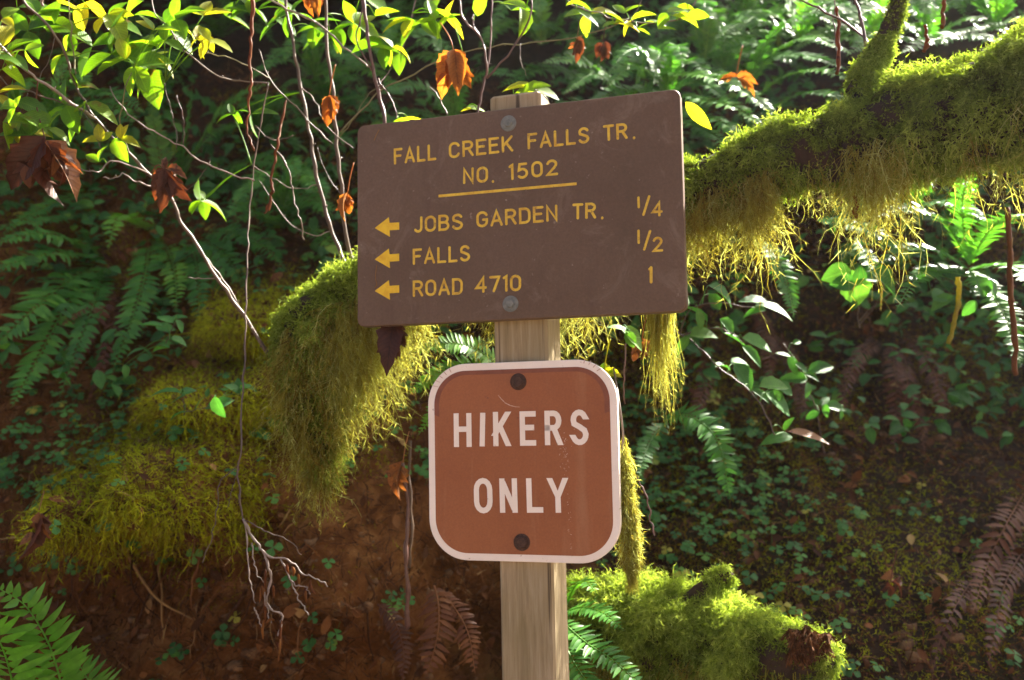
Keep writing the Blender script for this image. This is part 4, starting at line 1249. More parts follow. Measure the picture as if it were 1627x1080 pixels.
def shrub(name, label, cat, base, stems, leaves, smat, lmat='leaf', group=None, lsize=58, pair=.75, face=(.45, .9), tint=(.5, .25), link=True, ratio=.58):
    o = empty(name, base, label, cat, group)
    curves = []
    for st in stems:
        P = np.array([at(p[0], p[1], p[2]) for p in st[0]])
        n = max(10, len(P) * 6)
        C_ = spline(P, n)
        C_ = C_ + .0022 * np.stack([vnoise(np.arange(n) * .5, 0, 0, int(P[0, 0] * 999) + q) for q in range(3)], -1)
        r_ = .68 * np.linspace(st[1], st[2], n) * C_[:, 1] / FPX
        m = MB()
        tube(m, C_, r_ * (1 + .12 * vnoise(np.arange(n) * .7, 1, 0, 77)), 7)
        # buds and stubs
        for k in range(3, n - 2, 5):
            if rng.random() < .5:
                q = nrm(np.cross(C_[k + 1] - C_[k], rng.normal(size=3)))
                tube(m, [C_[k], C_[k] + q * (r_[k] + .004) + (C_[k + 1] - C_[k]) * .3], [r_[k] * .6, r_[k] * .25], 5)
        m.build('stem', MAT[st[3] if len(st) > 3 else smat], o)
        curves.append(C_)
    if leaves:
        m = MB()
        for lf in leaves:
            px, py, Y = lf[:3]
            an = lf[3] if len(lf) > 3 else rng.choice([rng.uniform(-40, 30), rng.uniform(150, 220)])
            Lp = (lf[4] if len(lf) > 4 else lsize) * (.78 + .38 * rng.random())
            tn = np.clip(rng.normal(*tint), 0, 1 if lmat == 'leaf' else .9)
            b = leaf_px(m, px, py, an, Lp, ratio * (.75 + .4 * rng.random()), Y + .02 * rng.normal(), face, tn, .2 + .4 * rng.random(), .2 + .8 * rng.random(), .25, .07)
            if link and curves:
                q = near_stem(curves, b)
                if np.linalg.norm(q - b) < .22:
                    mid = (q + b) / 2 + np.array([0, 0, .008])
                    tube(m, spline([q, mid, b], 7), np.linspace(.0012, .0006, 7), 5, .75)
            for rep_ in range(2 if pair > .5 else 1):
              if rng.random() < pair and len(lf) < 6:
                  a2 = an + rng.choice([-1, 1]) * rng.uniform(55, 150)
                  d = _r * math.cos(R(a2)) + _u * math.sin(R(a2))
                  L2 = Lp * (.6 + .3 * rng.random())
                  c2 = b + d * (L2 * Y / FPX * .5)
                  L_ = L2 * Y / FPX
                  blades(m, b, d + np.array([0, rng.normal() * .3, 0]), np.array([0, -face[0], face[1]]) + .25 * rng.normal(size=3), L_, L_ * ratio, .3, .4, 8, .42, np.clip(tn + .1 * rng.normal(), 0, 1))
        m.build('foliage', MAT[lmat], o)
    return o

A = 1.62
S1 = [(430, 567, 1.78), (396, 515, 1.76), (361, 464, 1.74), (320, 402, 1.72), (286, 350, 1.70), (275, 320, 1.69), (237, 275, 1.67), (206, 244, 1.66), (179, 220, 1.65), (151, 186, 1.63), (127, 148, 1.62), (107, 96, 1.6), (90, 59, 1.58), (72, 34, 1.57), (41, 7, 1.56), (20, -25, 1.55)]
shrub('shrub', 'leaning shrub with pale bark and bright sunlit leaves in the upper left', 'shrub', at(430, 567, 1.78), [
    (S1, 4.6, 3.0),
    ([(151, 186, 1.63), (127, 172, 1.6), (103, 155, 1.58), (83, 141, 1.56), (58, 124, 1.54), (31, 103, 1.52), (-5, 66, 1.5)], 4.2, 3.2, 'pale_twig'),
    ([(138, 179, 1.63), (86, 158, 1.6), (45, 146, 1.58), (17, 138, 1.56), (-8, 115, 1.55)], 2.2, 1.5),
    ([(406, 287, 1.66), (361, 275, 1.65), (310, 251, 1.64), (286, 231, 1.63), (248, 210, 1.62), (220, 193, 1.61), (189, 165, 1.6), (175, 138, 1.6)], 2.0, 1.4, 'pale_twig'),
    ([(90, 59, 1.58), (100, 85, 1.57), (68, 10, 1.56), (72, -20, 1.55)][2:] + [(75, -40, 1.55)], 3.2, 2.6, 'pale_twig'),
    ([(206, 244, 1.66), (190, 190, 1.63), (200, 140, 1.6), (212, 110, 1.6)], 1.9, 1.2, 'green_stem'),
    ([(237, 275, 1.67), (180, 255, 1.63), (160, 270, 1.62), (142, 272, 1.6), (118, 262, 1.6), (104, 240, 1.6)], 2.0, 1.2, 'pale_twig'),
    ([(245, 298, 1.67), (215, 288, 1.65), (195, 275, 1.64), (185, 282, 1.63), (165, 283, 1.62)], 2.0, 1.0, 'pale_twig'),
    ([(120, 115, 1.6), (115, 75, 1.6), (112, 30, 1.58), (105, -10, 1.57)], 1.8, 1.3, 'green_stem'),
    ([(320, 402, 1.72), (345, 430, 1.74), (375, 480, 1.76), (410, 540, 1.78)], 2.6, 2.2),
    ([(282, 238, 1.64), (278, 200, 1.64), (268, 165, 1.63), (262, 130, 1.62)], 1.0, .7), ([(290, 235, 1.64), (292, 195, 1.63), (282, 150, 1.62)], 1.2, .7, 'purple_stem'),
    ([(353, 443, 1.74), (325, 443, 1.72), (300, 442, 1.7)], 1.2, .9, 'pale_twig'), ([(275, 320, 1.69), (310, 290, 1.68), (335, 250, 1.67)], 1.1, .7), ([(90, 59, 1.58), (70, 110, 1.58), (55, 150, 1.57)], 1.1, .8),
    ([(127, 172, 1.6), (150, 205, 1.6), (160, 240, 1.6)], 1.1, .7), ([(45, 146, 1.58), (30, 180, 1.56), (22, 205, 1.55)], 1.1, .7)],
    [(60, 6, A), (88, 14, A), (118, 9, A), (160, 22, A, -35, 75), (186, 42, A, -50, 60), (97, 38, A), (130, 62, A, -20, 45), (180, 66, A, 10, 70), (222, 60, A, 160, 60), (265, 45, A, 10, 45), (222, 92, A, -5, 85), (175, 103, A, 190, 62),
     (266, 103, A, -35, 50), (243, 138, A, -78, 62), (320, 75, A, 235, 42), (352, 70, A, -20, 42), (276, 70, A, -25, 35), (8, 52, 1.5, 80, 50), (8, 88, 1.5, 10, 45), (45, 95, 1.5, -70, 34), (52, 168, 1.52, -15, 60), (8, 165, 1.5, 160, 40), (80, 178, A, 200, 60),
     (165, 178, A, -25, 55), (20, 211, 1.55, 170, 55), (52, 203, 1.55, 10, 50), (97, 212, 1.55, -20, 50), (158, 241, A, 80, 30), (190, 238, A, -65, 45), (142, 222, A, 170, 35), (206, 222, A, -10, 35), (300, 18, A, 20, 60), (240, 22, A, 150, 60), (205, 12, A, 200, 55), (330, 62, A, 5, 40), (15, 15, 1.5, 60, 45), (30, 188, 1.52, 10, 50), (140, 135, A, 20, 30), (200, 40, A, -20, 60), (255, 62, A, 200, 50), (195, 85, A, 170, 70), (245, 95, A, 20, 60), (70, 40, A, 30, 60), (120, 88, A, 0, 44), (28, 120, 1.52, -20, 50), (15, 140, 1.52, 20, 45), (30, 70, 1.52, 40, 50), (60, 190, 1.55, -15, 60), (100, 180, A, 160, 60), (300, 45, A, -10, 55), (345, 20, A, 15, 55)],
    'stem', tint=(.62, .28), face=(.62, .75))
shrub('sapling', 'two thin upright brown stems close together left of the trail board', 'sapling', at(548, 425, 1.78), [
    ([(560, 440, 1.80), (545, 410, 1.8), (527, 365, 1.8), (506, 293, 1.79), (492, 207, 1.78), (478, 138, 1.77), (465, 69, 1.76), (454, 0, 1.75), (448, -50, 1.75)], 5.0, 3.6),
    ([(566, 440, 1.80), (550, 380, 1.79), (544, 310, 1.78), (535, 224, 1.77), (530, 155, 1.76), (520, 86, 1.75), (516, 0, 1.74), (514, -50, 1.74)], 5.0, 3.8),
    ([(530, 160, 1.76), (503, 34, 1.72), (475, 24, 1.71), (427, 0, 1.7)][1:] + [(400, -15, 1.7)], 2.8, 2.0, 'pale_twig'),
    ([(503, 34, 1.72), (540, 69, 1.7), (585, 107, 1.69)], 2.6, 2.0, 'pale_twig'),
    ([(478, 138, 1.77), (500, 160, 1.76), (520, 200, 1.75), (560, 235, 1.74)], 1.4, 1.0, 'pale_twig'), ([(535, 224, 1.77), (560, 190, 1.76), (585, 150, 1.75), (600, 140, 1.75)], 1.3, .9, 'green_stem'),
    ([(544, 310, 1.78), (520, 280, 1.77), (505, 235, 1.76)], 1.0, .7), ([(506, 293, 1.79), (470, 300, 1.77), (430, 280, 1.75), (400, 262, 1.74)], 1.1, .8, 'pale_twig'), ([(527, 365, 1.8), (500, 375, 1.78), (455, 350, 1.76), (410, 285, 1.74)], 1.2, .8, 'pale_twig')],
    [(375, 14, 1.8), (380, 33, 1.8), (415, 20, 1.8), (440, 28, 1.8), (423, 48, 1.8), (455, 38, 1.8), (480, 45, 1.8), (520, 30, 1.82), (537, 45, 1.82), (537, 65, 1.82), (400, 5, 1.8), (460, 12, 1.8), (560, 35, 1.82), (500, 62, 1.85), (354, 186, 1.8, 200, 35), (380, 187, 1.8, -80, 30), (420, 178, 1.8, 5, 42), (310, 322, 1.8, 190, 38), (345, 328, 1.8, -15, 50)],
    'stem', tint=(.35, .2), lsize=48)
shrub('sapling', 'bare whitish twig curving down from the top toward the paired stems', 'twig', at(527, 229, 1.7), [
    ([(527, 229, 1.74), (482, 182, 1.72), (447, 148, 1.7), (427, 120, 1.69), (410, 79, 1.68)], 2.2, 1.3),
    ([(427, 131, 1.69), (379, 129, 1.67), (344, 120, 1.65), (313, 96, 1.63), (286, 76, 1.61), (268, 45, 1.6), (244, 17, 1.6), (240, -20, 1.6)], 2.2, 1.6),
    ([(313, 86, 1.63), (350, 88, 1.64), (390, 103, 1.66), (427, 122, 1.69)], 1.6, 1.2, 'green_stem'),
    ([(465, 215, 1.72), (435, 222, 1.7), (405, 200, 1.69)], 1.4, .9)], [], 'stem')
shrub('sapling', 'purple brown stem standing behind the left end of the trail board with sunlit leaves', 'sapling', at(611, 260, 1.68), [
    ([(622, 290, 1.70), (611, 197, 1.68), (605, 165, 1.68), (592, 110, 1.67), (585, 69, 1.66), (578, 0, 1.65), (574, -50, 1.65)], 4.6, 4.0),
    ([(592, 112, 1.67), (566, 60, 1.66), (575, 20, 1.65), (568, -30, 1.65)], 2.0, 1.5),
    ([(600, 125, 1.67), (625, 165, 1.67), (632, 190, 1.67)], 1.8, 1.4),
    ([(600, 140, 1.67), (625, 100, 1.7), (650, 50, 1.72), (665, -20, 1.72)], 1.6, 1.1),
    ([(540, 210, 1.68), (570, 178, 1.68), (609, 143, 1.68), (691, 100, 1.69), (781, 74, 1.7), (884, 65, 1.7), (953, 48, 1.7), (1000, 30, 1.7)], 2.2, 1.4, 'green_stem')],
    [(585, 50, 1.7), (615, 17, 1.7), (640, 25, 1.7), (626, 35, 1.7), (690, 28, 1.7, 20), (712, 24, 1.7, -10), (726, 45, 1.7, -40), (609, 74, 1.7), (643, 80, 1.7, -15, 45), (585, 72, 1.7, 175, 50), (600, 8, 1.7), (670, 34, 1.7, 190, 40), (655, 186, 1.72, 20, 40), (640, 190, 1.72, 160, 30), (700, 40, 1.7, 220, 40)],
    'purple_stem', tint=(.7, .25), lsize=50)
shrub('sapling', 'forked grey twig rising behind the trail board just left of the post top', 'sapling', at(757, 190, 1.66), [
    ([(752, 215, 1.66), (760, 176, 1.66), (772, 120, 1.66), (771, 90, 1.65), (760, 55, 1.65), (736, 27, 1.64), (731, 0, 1.64), (728, -40, 1.64)], 3.2, 2.4),
    ([(772, 120, 1.66), (777, 76, 1.66), (781, 20, 1.66), (777, -30, 1.66)], 2.6, 2.0),
    ([(774, 124, 1.66), (815, 76, 1.65), (843, 27, 1.64), (845, -30, 1.64)], 2.6, 2.0),
    ([(762, 57, 1.65), (752, 40, 1.65), (751, 22, 1.65)], 2.4, 2.0),
    ([(826, 70, 1.65), (828, 95, 1.65), (838, 120, 1.66)], 1.3, .7, 'pale_twig'),
    ([(710, 182, 1.66), (698, 155, 1.66), (682, 136, 1.66)], 1.7, 1.1, 'pale_twig')],
    [(764, 5, 1.66, 70, 40), (815, 5, 1.66, 150, 50), (832, 14, 1.66, 10, 40), (834, 33, 1.66, -75, 50), (757, 170, 1.7, 10, 42), (740, 174, 1.7, 190, 24)],
    'purple_stem', tint=(.75, .2), pair=.2, lsize=46)
shrub('shrub', 'row of bright backlit leaves along a twig at the top centre right', 'shrub', at(1100, 20, 1.75), [
    ([(1130, -40, 1.75), (1090, 22, 1.74), (1046, 36, 1.73), (998, 34, 1.72), (955, 22, 1.71), (912, 8, 1.7), (880, -20, 1.7)], 2.2, 1.4),
    ([(998, 34, 1.72), (1010, 20, 1.72), (1030, -30, 1.72)], 1.5, 1.0)],
    [(912, 4, 1.72, 20, 36), (915, 22, 1.72, 190, 40), (936, 27, 1.72, -30, 45), (960, 17, 1.72, 15, 40), (984, 26, 1.72, -10, 48), (998, 36, 1.72, 5, 52), (1022, 24, 1.72, 20, 50), (1046, 34, 1.72, -5, 50), (1077, 17, 1.72, 10, 46), (1087, 9, 1.72, 25, 40), (1091, 29, 1.72, -5, 46), (1025, 50, 1.72, -30, 30), (970, 38, 1.72, 200, 36), (1062, 44, 1.72, 5, 36), (1005, 12, 1.72, 35, 34), (1110, 22, 1.72, 10, 36), (930, 8, 1.72, -10, 36)],
    'stem', tint=(.7, .2), lsize=48, pair=.35)
shrub('shrub', 'sunlit leaves resting behind the post top', 'shrub', at(870, 165, 1.68), [
    ([(885, 190, 1.68), (862, 150, 1.67), (840, 140, 1.66), (812, 136, 1.66)], 1.6, 1.0)],
    [(822, 137, 1.64, 175, 46, 0), (850, 139, 1.64, 15, 50, 0), (872, 147, 1.64, -12, 40, 0), (838, 146, 1.64, 5, 44, 0)], 'green_stem', tint=(.85, .1), pair=0)
shrub('sapling', 'bare brown twigs standing above the mossy limb beside its side branch', 'twig', at(1382, 100, 1.55), [
    ([(1388, 125, 1.52), (1380, 90, 1.54), (1373, 52, 1.55), (1360, 0, 1.56), (1352, -40, 1.56)], 4.2, 3.0),
    ([(1385, 75, 1.54), (1366, 52, 1.56), (1315, 21, 1.58), (1273, 0, 1.6), (1240, -15, 1.6)], 3.0, 2.2),
    ([(1330, 110, 1.62), (1329, 70, 1.62), (1325, 30, 1.62), (1328, -20, 1.62)], 1.6, 1.2)], [], 'purple_stem')
yl_ = MB(); leaf_px(yl_, 1288, 692, -10, 72, .34, 1.93, (.7, .7), .95, .4, .3, .05)
tag(yl_.build('yellow_leaf', MAT['deadleaf'], loc=at(1288, 692, 1.93)), 'yellowing tan leaf at the lower tip of the long glossy sprig', 'leaf')
yl_ = MB(); leaf_px(yl_, 1110, 184, -48, 62, .34, 1.52, (.3, .9), 1.0, .3, .2, .05)
tag(yl_.build('yellow_leaf', MAT['leaf'], loc=at(1110, 184, 1.52)), 'single yellow leaf hanging past the right edge of the trail board', 'leaf')

# sprigs on the shaded right bank
U_ = dict(lmat='undergrowth', smat='stem', pair=.15)
Yr = 2.0
shrub('leafy_sprig', 'long arching sprig with glossy green leaves right of the trail board', 'plant', at(1085, 520, 2.0), [
    ([(1060, 520, 2.1), (1085, 532, 2.05), (1110, 552, 2.0), (1150, 590, 1.97), (1190, 620, 1.95), (1215, 655, 1.94), (1232, 690, 1.93)], 2.2, 1.3),
    ([(1085, 532, 2.05), (1130, 520, 2.0), (1165, 530, 1.97), (1180, 545, 1.95)], 1.8, 1.2),
    ([(1080, 530, 2.05), (1100, 490, 2.0), (1140, 480, 1.96), (1200, 490, 1.94)], 1.6, 1.0)],
    [(1150, 466, Yr, -25, 52), (1137, 480, Yr, -50, 40), (1197, 477, Yr, 175, 52), (1198, 493, Yr, 180, 50), (1238, 491, Yr, -12, 58), (1120, 530, Yr, 10, 56), (1108, 492, Yr, 130, 44), (1158, 520, Yr, -40, 50), (1170, 538, Yr, -25, 40), (1206, 545, Yr, -15, 64), (1196, 565, Yr, -45, 58), (1150, 578, Yr, 20, 42), (1183, 598, Yr, -55, 52), (1178, 573, Yr, 10, 36),
     (1232, 612, Yr, 5, 52), (1240, 640, Yr, -35, 58), (1210, 628, Yr, -30, 42), (1250, 618, Yr, -20, 34), (1235, 692, Yr, 175, 48), (1253, 672, Yr, 60, 26), (1090, 475, Yr, 60, 36), (1112, 508, Yr, -80, 36)],
    tint=(.55, .18), face=(.72, .65), **U_)
shrub('leafy_sprig', 'dark three leaved sprigs on a thin stalk left of the withered fern', 'plant', at(1290, 700, 2.3), [
    ([(1310, 720, 2.35), (1298, 660, 2.28), (1280, 610, 2.24), (1265, 575, 2.22), (1245, 545, 2.2)], 1.5, 1.0),
    ([(1298, 650, 2.28), (1315, 640, 2.25), (1340, 645, 2.22)], 1.2, .8)],
    [(1267, 543, 2.2, 20, 22), (1245, 563, 2.2, 160, 32), (1262, 580, 2.2, -60, 34), (1275, 584, 2.2, -30, 26), (1306, 583, 2.2, 15, 40), (1262, 600, 2.2, 175, 40), (1284, 620, 2.2, -90, 28), (1292, 597, 2.2, -15, 32), (1311, 636, 2.2, 40, 28), (1330, 646, 2.2, -5, 42), (1312, 652, 2.2, -80, 22), (1290, 660, 2.2, 200, 30), (1338, 660, 2.2, -80, 20)],
    tint=(.3, .1), face=(.8, .6), **U_)
shrub('leafy_sprig', 'broad heart shaped leaves in shade under the hanging moss', 'plant', at(1380, 490, 2.35), [
    ([(1365, 520, 2.4), (1362, 480, 2.3), (1358, 455, 2.25)], 1.6, 1.1), ([(1365, 510, 2.4), (1400, 470, 2.3), (1405, 440, 2.22)], 1.5, 1.0), ([(1365, 515, 2.4), (1430, 450, 2.3), (1470, 430, 2.2)], 1.4, .9)],
    [(1360, 460, 2.2, -75, 56), (1340, 450, 2.2, 170, 40), (1356, 486, 2.2, -80, 24), (1408, 450, 2.15, -30, 68), (1380, 440, 2.2, 160, 38), (1468, 436, 2.15, 200, 50), (1496, 480, 2.1, 210, 48), (1498, 468, 2.1, 30, 36), (1560, 455, 2.0, 120, 46), (1580, 460, 2.0, -40, 40), (1540, 490, 2.0, 230, 34)],
    tint=(.5, .2), face=(.75, .6), ratio=.72, **U_)
shrub('leafy_sprig', 'pale leaf pair on a bare twig under the right half of the trail board', 'plant', at(990, 640, 1.75), [
    ([(992, 640, 1.75), (992, 600, 1.73), (994, 560, 1.71), (996, 525, 1.7)], 1.8, 1.4)],
    [(985, 520, 1.68, 150, 44, 0), (1008, 536, 1.68, -35, 52, 0), (1003, 540, 1.68, -60, 30, 0)], lmat='undergrowth', smat='purple_stem', pair=0, tint=(.85, .05), face=(.5, .85))
shrub('leafy_sprig', 'three grey green leaves on the mossy cushion left of the hanging moss', 'plant', at(290, 690, 1.9), [
    ([(293, 660, 1.98), (292, 640, 1.94), (288, 625, 1.92)], 1.0, .8), ([(285, 655, 1.98), (320, 648, 1.94), (345, 640, 1.92)], 1.0, .8)],
    [(262, 618, 1.9, 165, 44), (298, 620, 1.9, 30, 28), (282, 633, 1.9, 200, 26), (332, 643, 1.9, 165, 28), (347, 648, 1.9, -70, 34), (355, 638, 1.9, 25, 34), (280, 656, 1.95, 185, 30), (394, 614, 1.95, 10, 36), (368, 617, 1.95, 140, 30), (330, 623, 1.95, 80, 18)],
    tint=(.3, .1), face=(.6, .8), ratio=.6, **U_)
shrub('leafy_sprig', 'small green leaves on the upper mossy cushion below the leaning shrub', 'plant', at(270, 530, 2.1), [
    ([(265, 545, 2.15), (272, 525, 2.12), (280, 505, 2.1)], 1.0, .8)],
    [(240, 516, 2.1, 170, 34), (280, 505, 2.1, 20, 36), (262, 505, 2.1, 150, 30), (285, 540, 2.1, -10, 34), (255, 553, 2.1, 180, 32), (210, 557, 2.1, 190, 30), (200, 590, 2.08, -80, 24), (286, 518, 2.1, -60, 30)],
    tint=(.45, .1), face=(.6, .8), ratio=.6, **U_)

# clover-like ground cover: little rounded leaflets
def clover(m, P, n, size):
    N = len(P)
    up = nrm(n * .6 + np.array([0, -.35, .8]) + .25 * rng.normal(size=(N, 3)))
    a = nrm(np.cross(up, rng.normal(size=(N, 3))))
    b = np.cross(up, a)
    c = P + n * (.02 + .03 * rng.random((N, 1)))
    t = np.clip(.4 + .25 * rng.normal(size=N), 0, .97)
    t = np.where(rng.random(N) < .03, 1, t)
    for k in range(3):
        th = 2 * np.pi * k / 3
        d = a * np.cos(th) + b * np.sin(th) - .1 * up
        blades(m, c, d, up, size, size * .95, .12, .25, 6, .62, t)
    strands(m, P, c - P, np.linalg.norm(c - P, axis=1), .0016, 2, 0, .02, t)
m = MB()
x, z = hill_sample(15000, -2.2, 2.6, 0.78, 2.3)
dens = smooth(-.05, .4, vnoise(x * 2.3, z * 2.3, 0, 61) + .35 * vnoise(x * 8, z * 8, 0, 62))
a_ = at(1180, 780, 2.2)
boost = np.exp(-((x - a_[0]) / .26) ** 2 - ((z - a_[2]) / .26) ** 2)
b_ = at(30, 690, 2.2)
boost = boost + .9 * np.exp(-((x - b_[0]) / .16) ** 2 - ((z - b_[2]) / .2) ** 2)
low = np.where((x < 0) & (z < 1.3), .25, 1.0)
keep = rng.random(len(x)) < (dens * .22 * low + .8 * boost)
x, z = x[keep], z[keep]
P, Nn = hill_pt(x, z)
clover(m, P, Nn, .011 + .013 * rng.random(len(P)))
tag(m.build('ground_cover', MAT['undergrowth']), kind='stuff', label='small rounded clover leaves spread over the dark bank')
for (px, py, lab, sp_) in ((285, 1035, 'clover tuft at the foot of the bank below the soil hollow', 34), (368, 1005, 'clover tuft beside the dead root twig', 30), (512, 1000, 'clover tuft between the dead twig and the rusty fern', 26), (1345, 1070, 'clover tuft right of the broken log end', 30), (1450, 815, 'clover tuft in the middle of the shaded right bank', 46), (615, 955, 'clover tuft left of the rusty fern', 22)):
    m = MB()
    q = []
    for k in range(7):
        q.append(hill_hit(px + rng.normal() * sp_ * .6, py + rng.normal() * sp_ * .38))
    q = np.array(q)
    _, nn = hill_pt(q[:, 0], q[:, 2])
    clover(m, q, nn, .014 + .006 * rng.random(len(q)))
    tag(m.build('clover', MAT['undergrowth'], loc=hill_hit(px, py)), lab, 'plant', 'clover tufts')

# low leafy undergrowth over the upper bank: too many to count
m = MB()
x, z = hill_sample(7000, -2.6, 2.8, 1.30, 3.9)
dens = smooth(-.35, .35, vnoise(x * 2.1, z * 2.1, 0, 71) + .4 * vnoise(x * 6, z * 6, 0, 72)) * smooth(1.5, 1.95, z + .38 * (x > .3) + .12 * (x < -.4))
keep = (rng.random(len(x)) < dens * .8) & ~((x < -.35) & (z < 2.05) & (rng.random(len(x)) < .62))
P, Nn = hill_pt(x[keep], z[keep])
for k in range(4):
    a = nrm(rng.normal(size=P.shape) * [1, .5, .5] + np.array([0, -.5, 0]))
    l = .025 + .035 * rng.random(len(P))
    blades(m, P + Nn * (.03 + .10 * rng.random((len(P), 1))), a, np.array([0, -.5, .85]) + .35 * rng.normal(size=P.shape), l, l * .6, .25, .5, 6, .45, np.clip(.35 + .25 * rng.normal(size=len(P)), 0, .96))
tag(m.build('undergrowth', MAT['undergrowth']), kind='stuff', label='leafy undergrowth covering the shaded upper bank')

# ---------------------------------------------------------------- dead maple leaves hanging on the twigs
def maple(name, px, py, Y, size, lobes, mat, label, tint=.5, face=(.9, .3), stalk=None):
    """crumpled drooping leaf: each lobe a curled blade, lobes = (picture angle, rel length, curl)"""
    m = MB()
    S = .88 * size * Y / FPX
    b0 = at(px, py, Y)
    for k, (an, l, cu) in enumerate(lobes):
        a = R(an)
        d = nrm(_r * math.cos(a) + _u * math.sin(a) + np.array([0, .25 * rng.normal(), 0]))
        n = np.array([.35 * rng.normal(), -face[0], face[1]]) + .3 * rng.normal(size=3)
        blades(m, b0 + .003 * rng.normal(size=3), d, n, S * l, S * l * .42, .75 + .4 * rng.random(), cu, 12, .38, np.clip(tint + .2 * rng.normal(), 0, 1), lobe=.16)
        # side teeth
        for q in (.35, .55):
            for sg in (-1, 1):
                a2 = R(an + sg * 38)
                d2 = nrm(_r * math.cos(a2) + _u * math.sin(a2))
                blades(m, b0 + d * S * l * (q - .12) - nrm(n) * S * l * .03, d2, n + .4 * rng.normal(size=3), S * l * .34, S * l * .15, .4, cu, 6, .4, np.clip(tint + .2 * rng.normal(), 0, 1))
    if stalk is None: stalk = [(px, py, Y), (px + 4, py - 25, Y), (px + 10, py - 50, Y)]
    C_ = spline(np.array([at(*s_) for s_ in stalk]), 10)
    tube(m, C_, .0011, 6, min(tint + .2, 1))
    return tag(m.build(name, MAT[mat], loc=b0), label, 'dead leaf', 'dead leaves hanging on twigs')
maple('dead_leaf', 72, 222, 1.5, 125, [(-50, 1.0, .6), (-80, .8, .9), (-105, 1.0, .7), (-125, 1.05, .8), (-140, .75, 1.0), (-65, .7, 1.2)], 'deadleaf', 'large curled red brown maple leaf drooping at the left edge', .35, stalk=[(72, 222, 1.5), (66, 200, 1.52), (58, 165, 1.55), (60, 128, 1.54)])
maple('dead_leaf', 262, 268, 1.64, 85, [(-60, .9, .7), (-85, .95, .8), (-110, .75, 1.), (-20, .55, .7), (95, .35, .6), (-135, .45, .9)], 'deadleaf', 'crumpled red brown leaf caught on the leaning shrub stem', .3, stalk=[(262, 268, 1.64), (250, 262, 1.65), (240, 275, 1.66)])
maple('dead_leaf', 722, 85, 1.62, 78, [(-66, 1.0, .8), (-84, 1.1, .7), (-112, 1.15, .9), (-135, .75, .8), (-50, .65, .9), (-95, .8, 1.1)], 'orangeleaf', 'big orange maple leaf hanging above the trail board', .5, stalk=[(722, 85, 1.62), (715, 60, 1.63), (700, 36, 1.66)])
maple('dead_leaf', 523, 152, 1.7, 62, [(-70, .75, .8), (-95, 1.0, .7), (-125, .5, .9), (-45, .5, .8)], 'orangeleaf', 'small orange leaf hanging between the paired stems', .45)
maple('dead_leaf', 552, 308, 1.68, 55, [(-85, .8, .7), (-110, 1.0, .7), (-130, .5, .9), (-60, .5, .8)], 'orangeleaf', 'small orange leaf touching the left edge of the trail board', .5)
maple('dead_leaf', 917, 60, 1.75, 50, [(-60, .7, .7), (-90, .9, .7), (-115, .7, .9)], 'deadleaf', 'brown leaf hanging in shade below the bright leaf row', .3)
maple('dead_leaf', 958, 66, 1.9, 46, [(-60, .8, .9), (-95, .9, .9), (-120, .7, .9)], 'deadleaf', 'dark shrivelled leaf hanging in shade right of the brown one', .05)
maple('dead_leaf', 626, 505, 1.60, 108, [(-83, .72, .5), (-95, 1.0, .6), (-68, .55, .9), (-108, .6, .8)], 'deadleaf', 'dark maroon leaf hanging under the lower left edge of the trail board', .02, stalk=[(626, 505, 1.6), (628, 490, 1.62), (630, 460, 1.66)])
maple('dead_leaf', 1020, 540, 1.8, 55, [(-75, .8, .8), (-110, .85, .8), (-40, .5, .9)], 'deadleaf', 'brown leaf hanging beside the moss tail under the board corner', .7)
maple('dead_leaf', 62, 810, 1.85, 100, [(-95, .9, .5), (-80, .6, .7)], 'deadleaf', 'plain brown leaf hanging before the mossy ledge at left', .55, stalk=[(62, 810, 1.85), (66, 795, 1.87), (70, 780, 1.9)])
maple('dead_leaf', 640, 735, 1.85, 75, [(-105, 1.0, .5), (-95, .7, .7)], 'deadleaf', 'tan folded leaf left of the hikers sign', .9)
maple('dead_leaf', 960, 588, 1.75, 40, [(-20, .9, .4), (-60, .6, .4), (-150, .5, .4), (60, .5, .4)], 'leaf', 'yellow lobed leaf at the upper right corner of the hikers sign', .98, face=(.9, .4))
maple('dead_leaf', 498, -18, 1.72, 60, [(-80, .9, .7), (-100, .8, .8), (-60, .6, .8)], 'orangeleaf', 'orange brown leaf dangling at the top between the paired stems', .35)
maple('dead_leaf', 1170, 122, 2.1, 62, [(-25, .8, .5), (-8, .7, .5), (180, .6, .5)], 'orangeleaf', 'pale orange leaf lying on the shiny fern fronds', .55, face=(.5, .8))
maple('dead_leaf', 1415, 925, 2.05, 46, [(10, .8, 1.2), (-30, .8, 1.2), (-80, .7, 1.0), (-110, .6, 1.)], 'deadleaf', 'curled rusty leaf on the moss of the lower right bank', .3, face=(.6, .7))

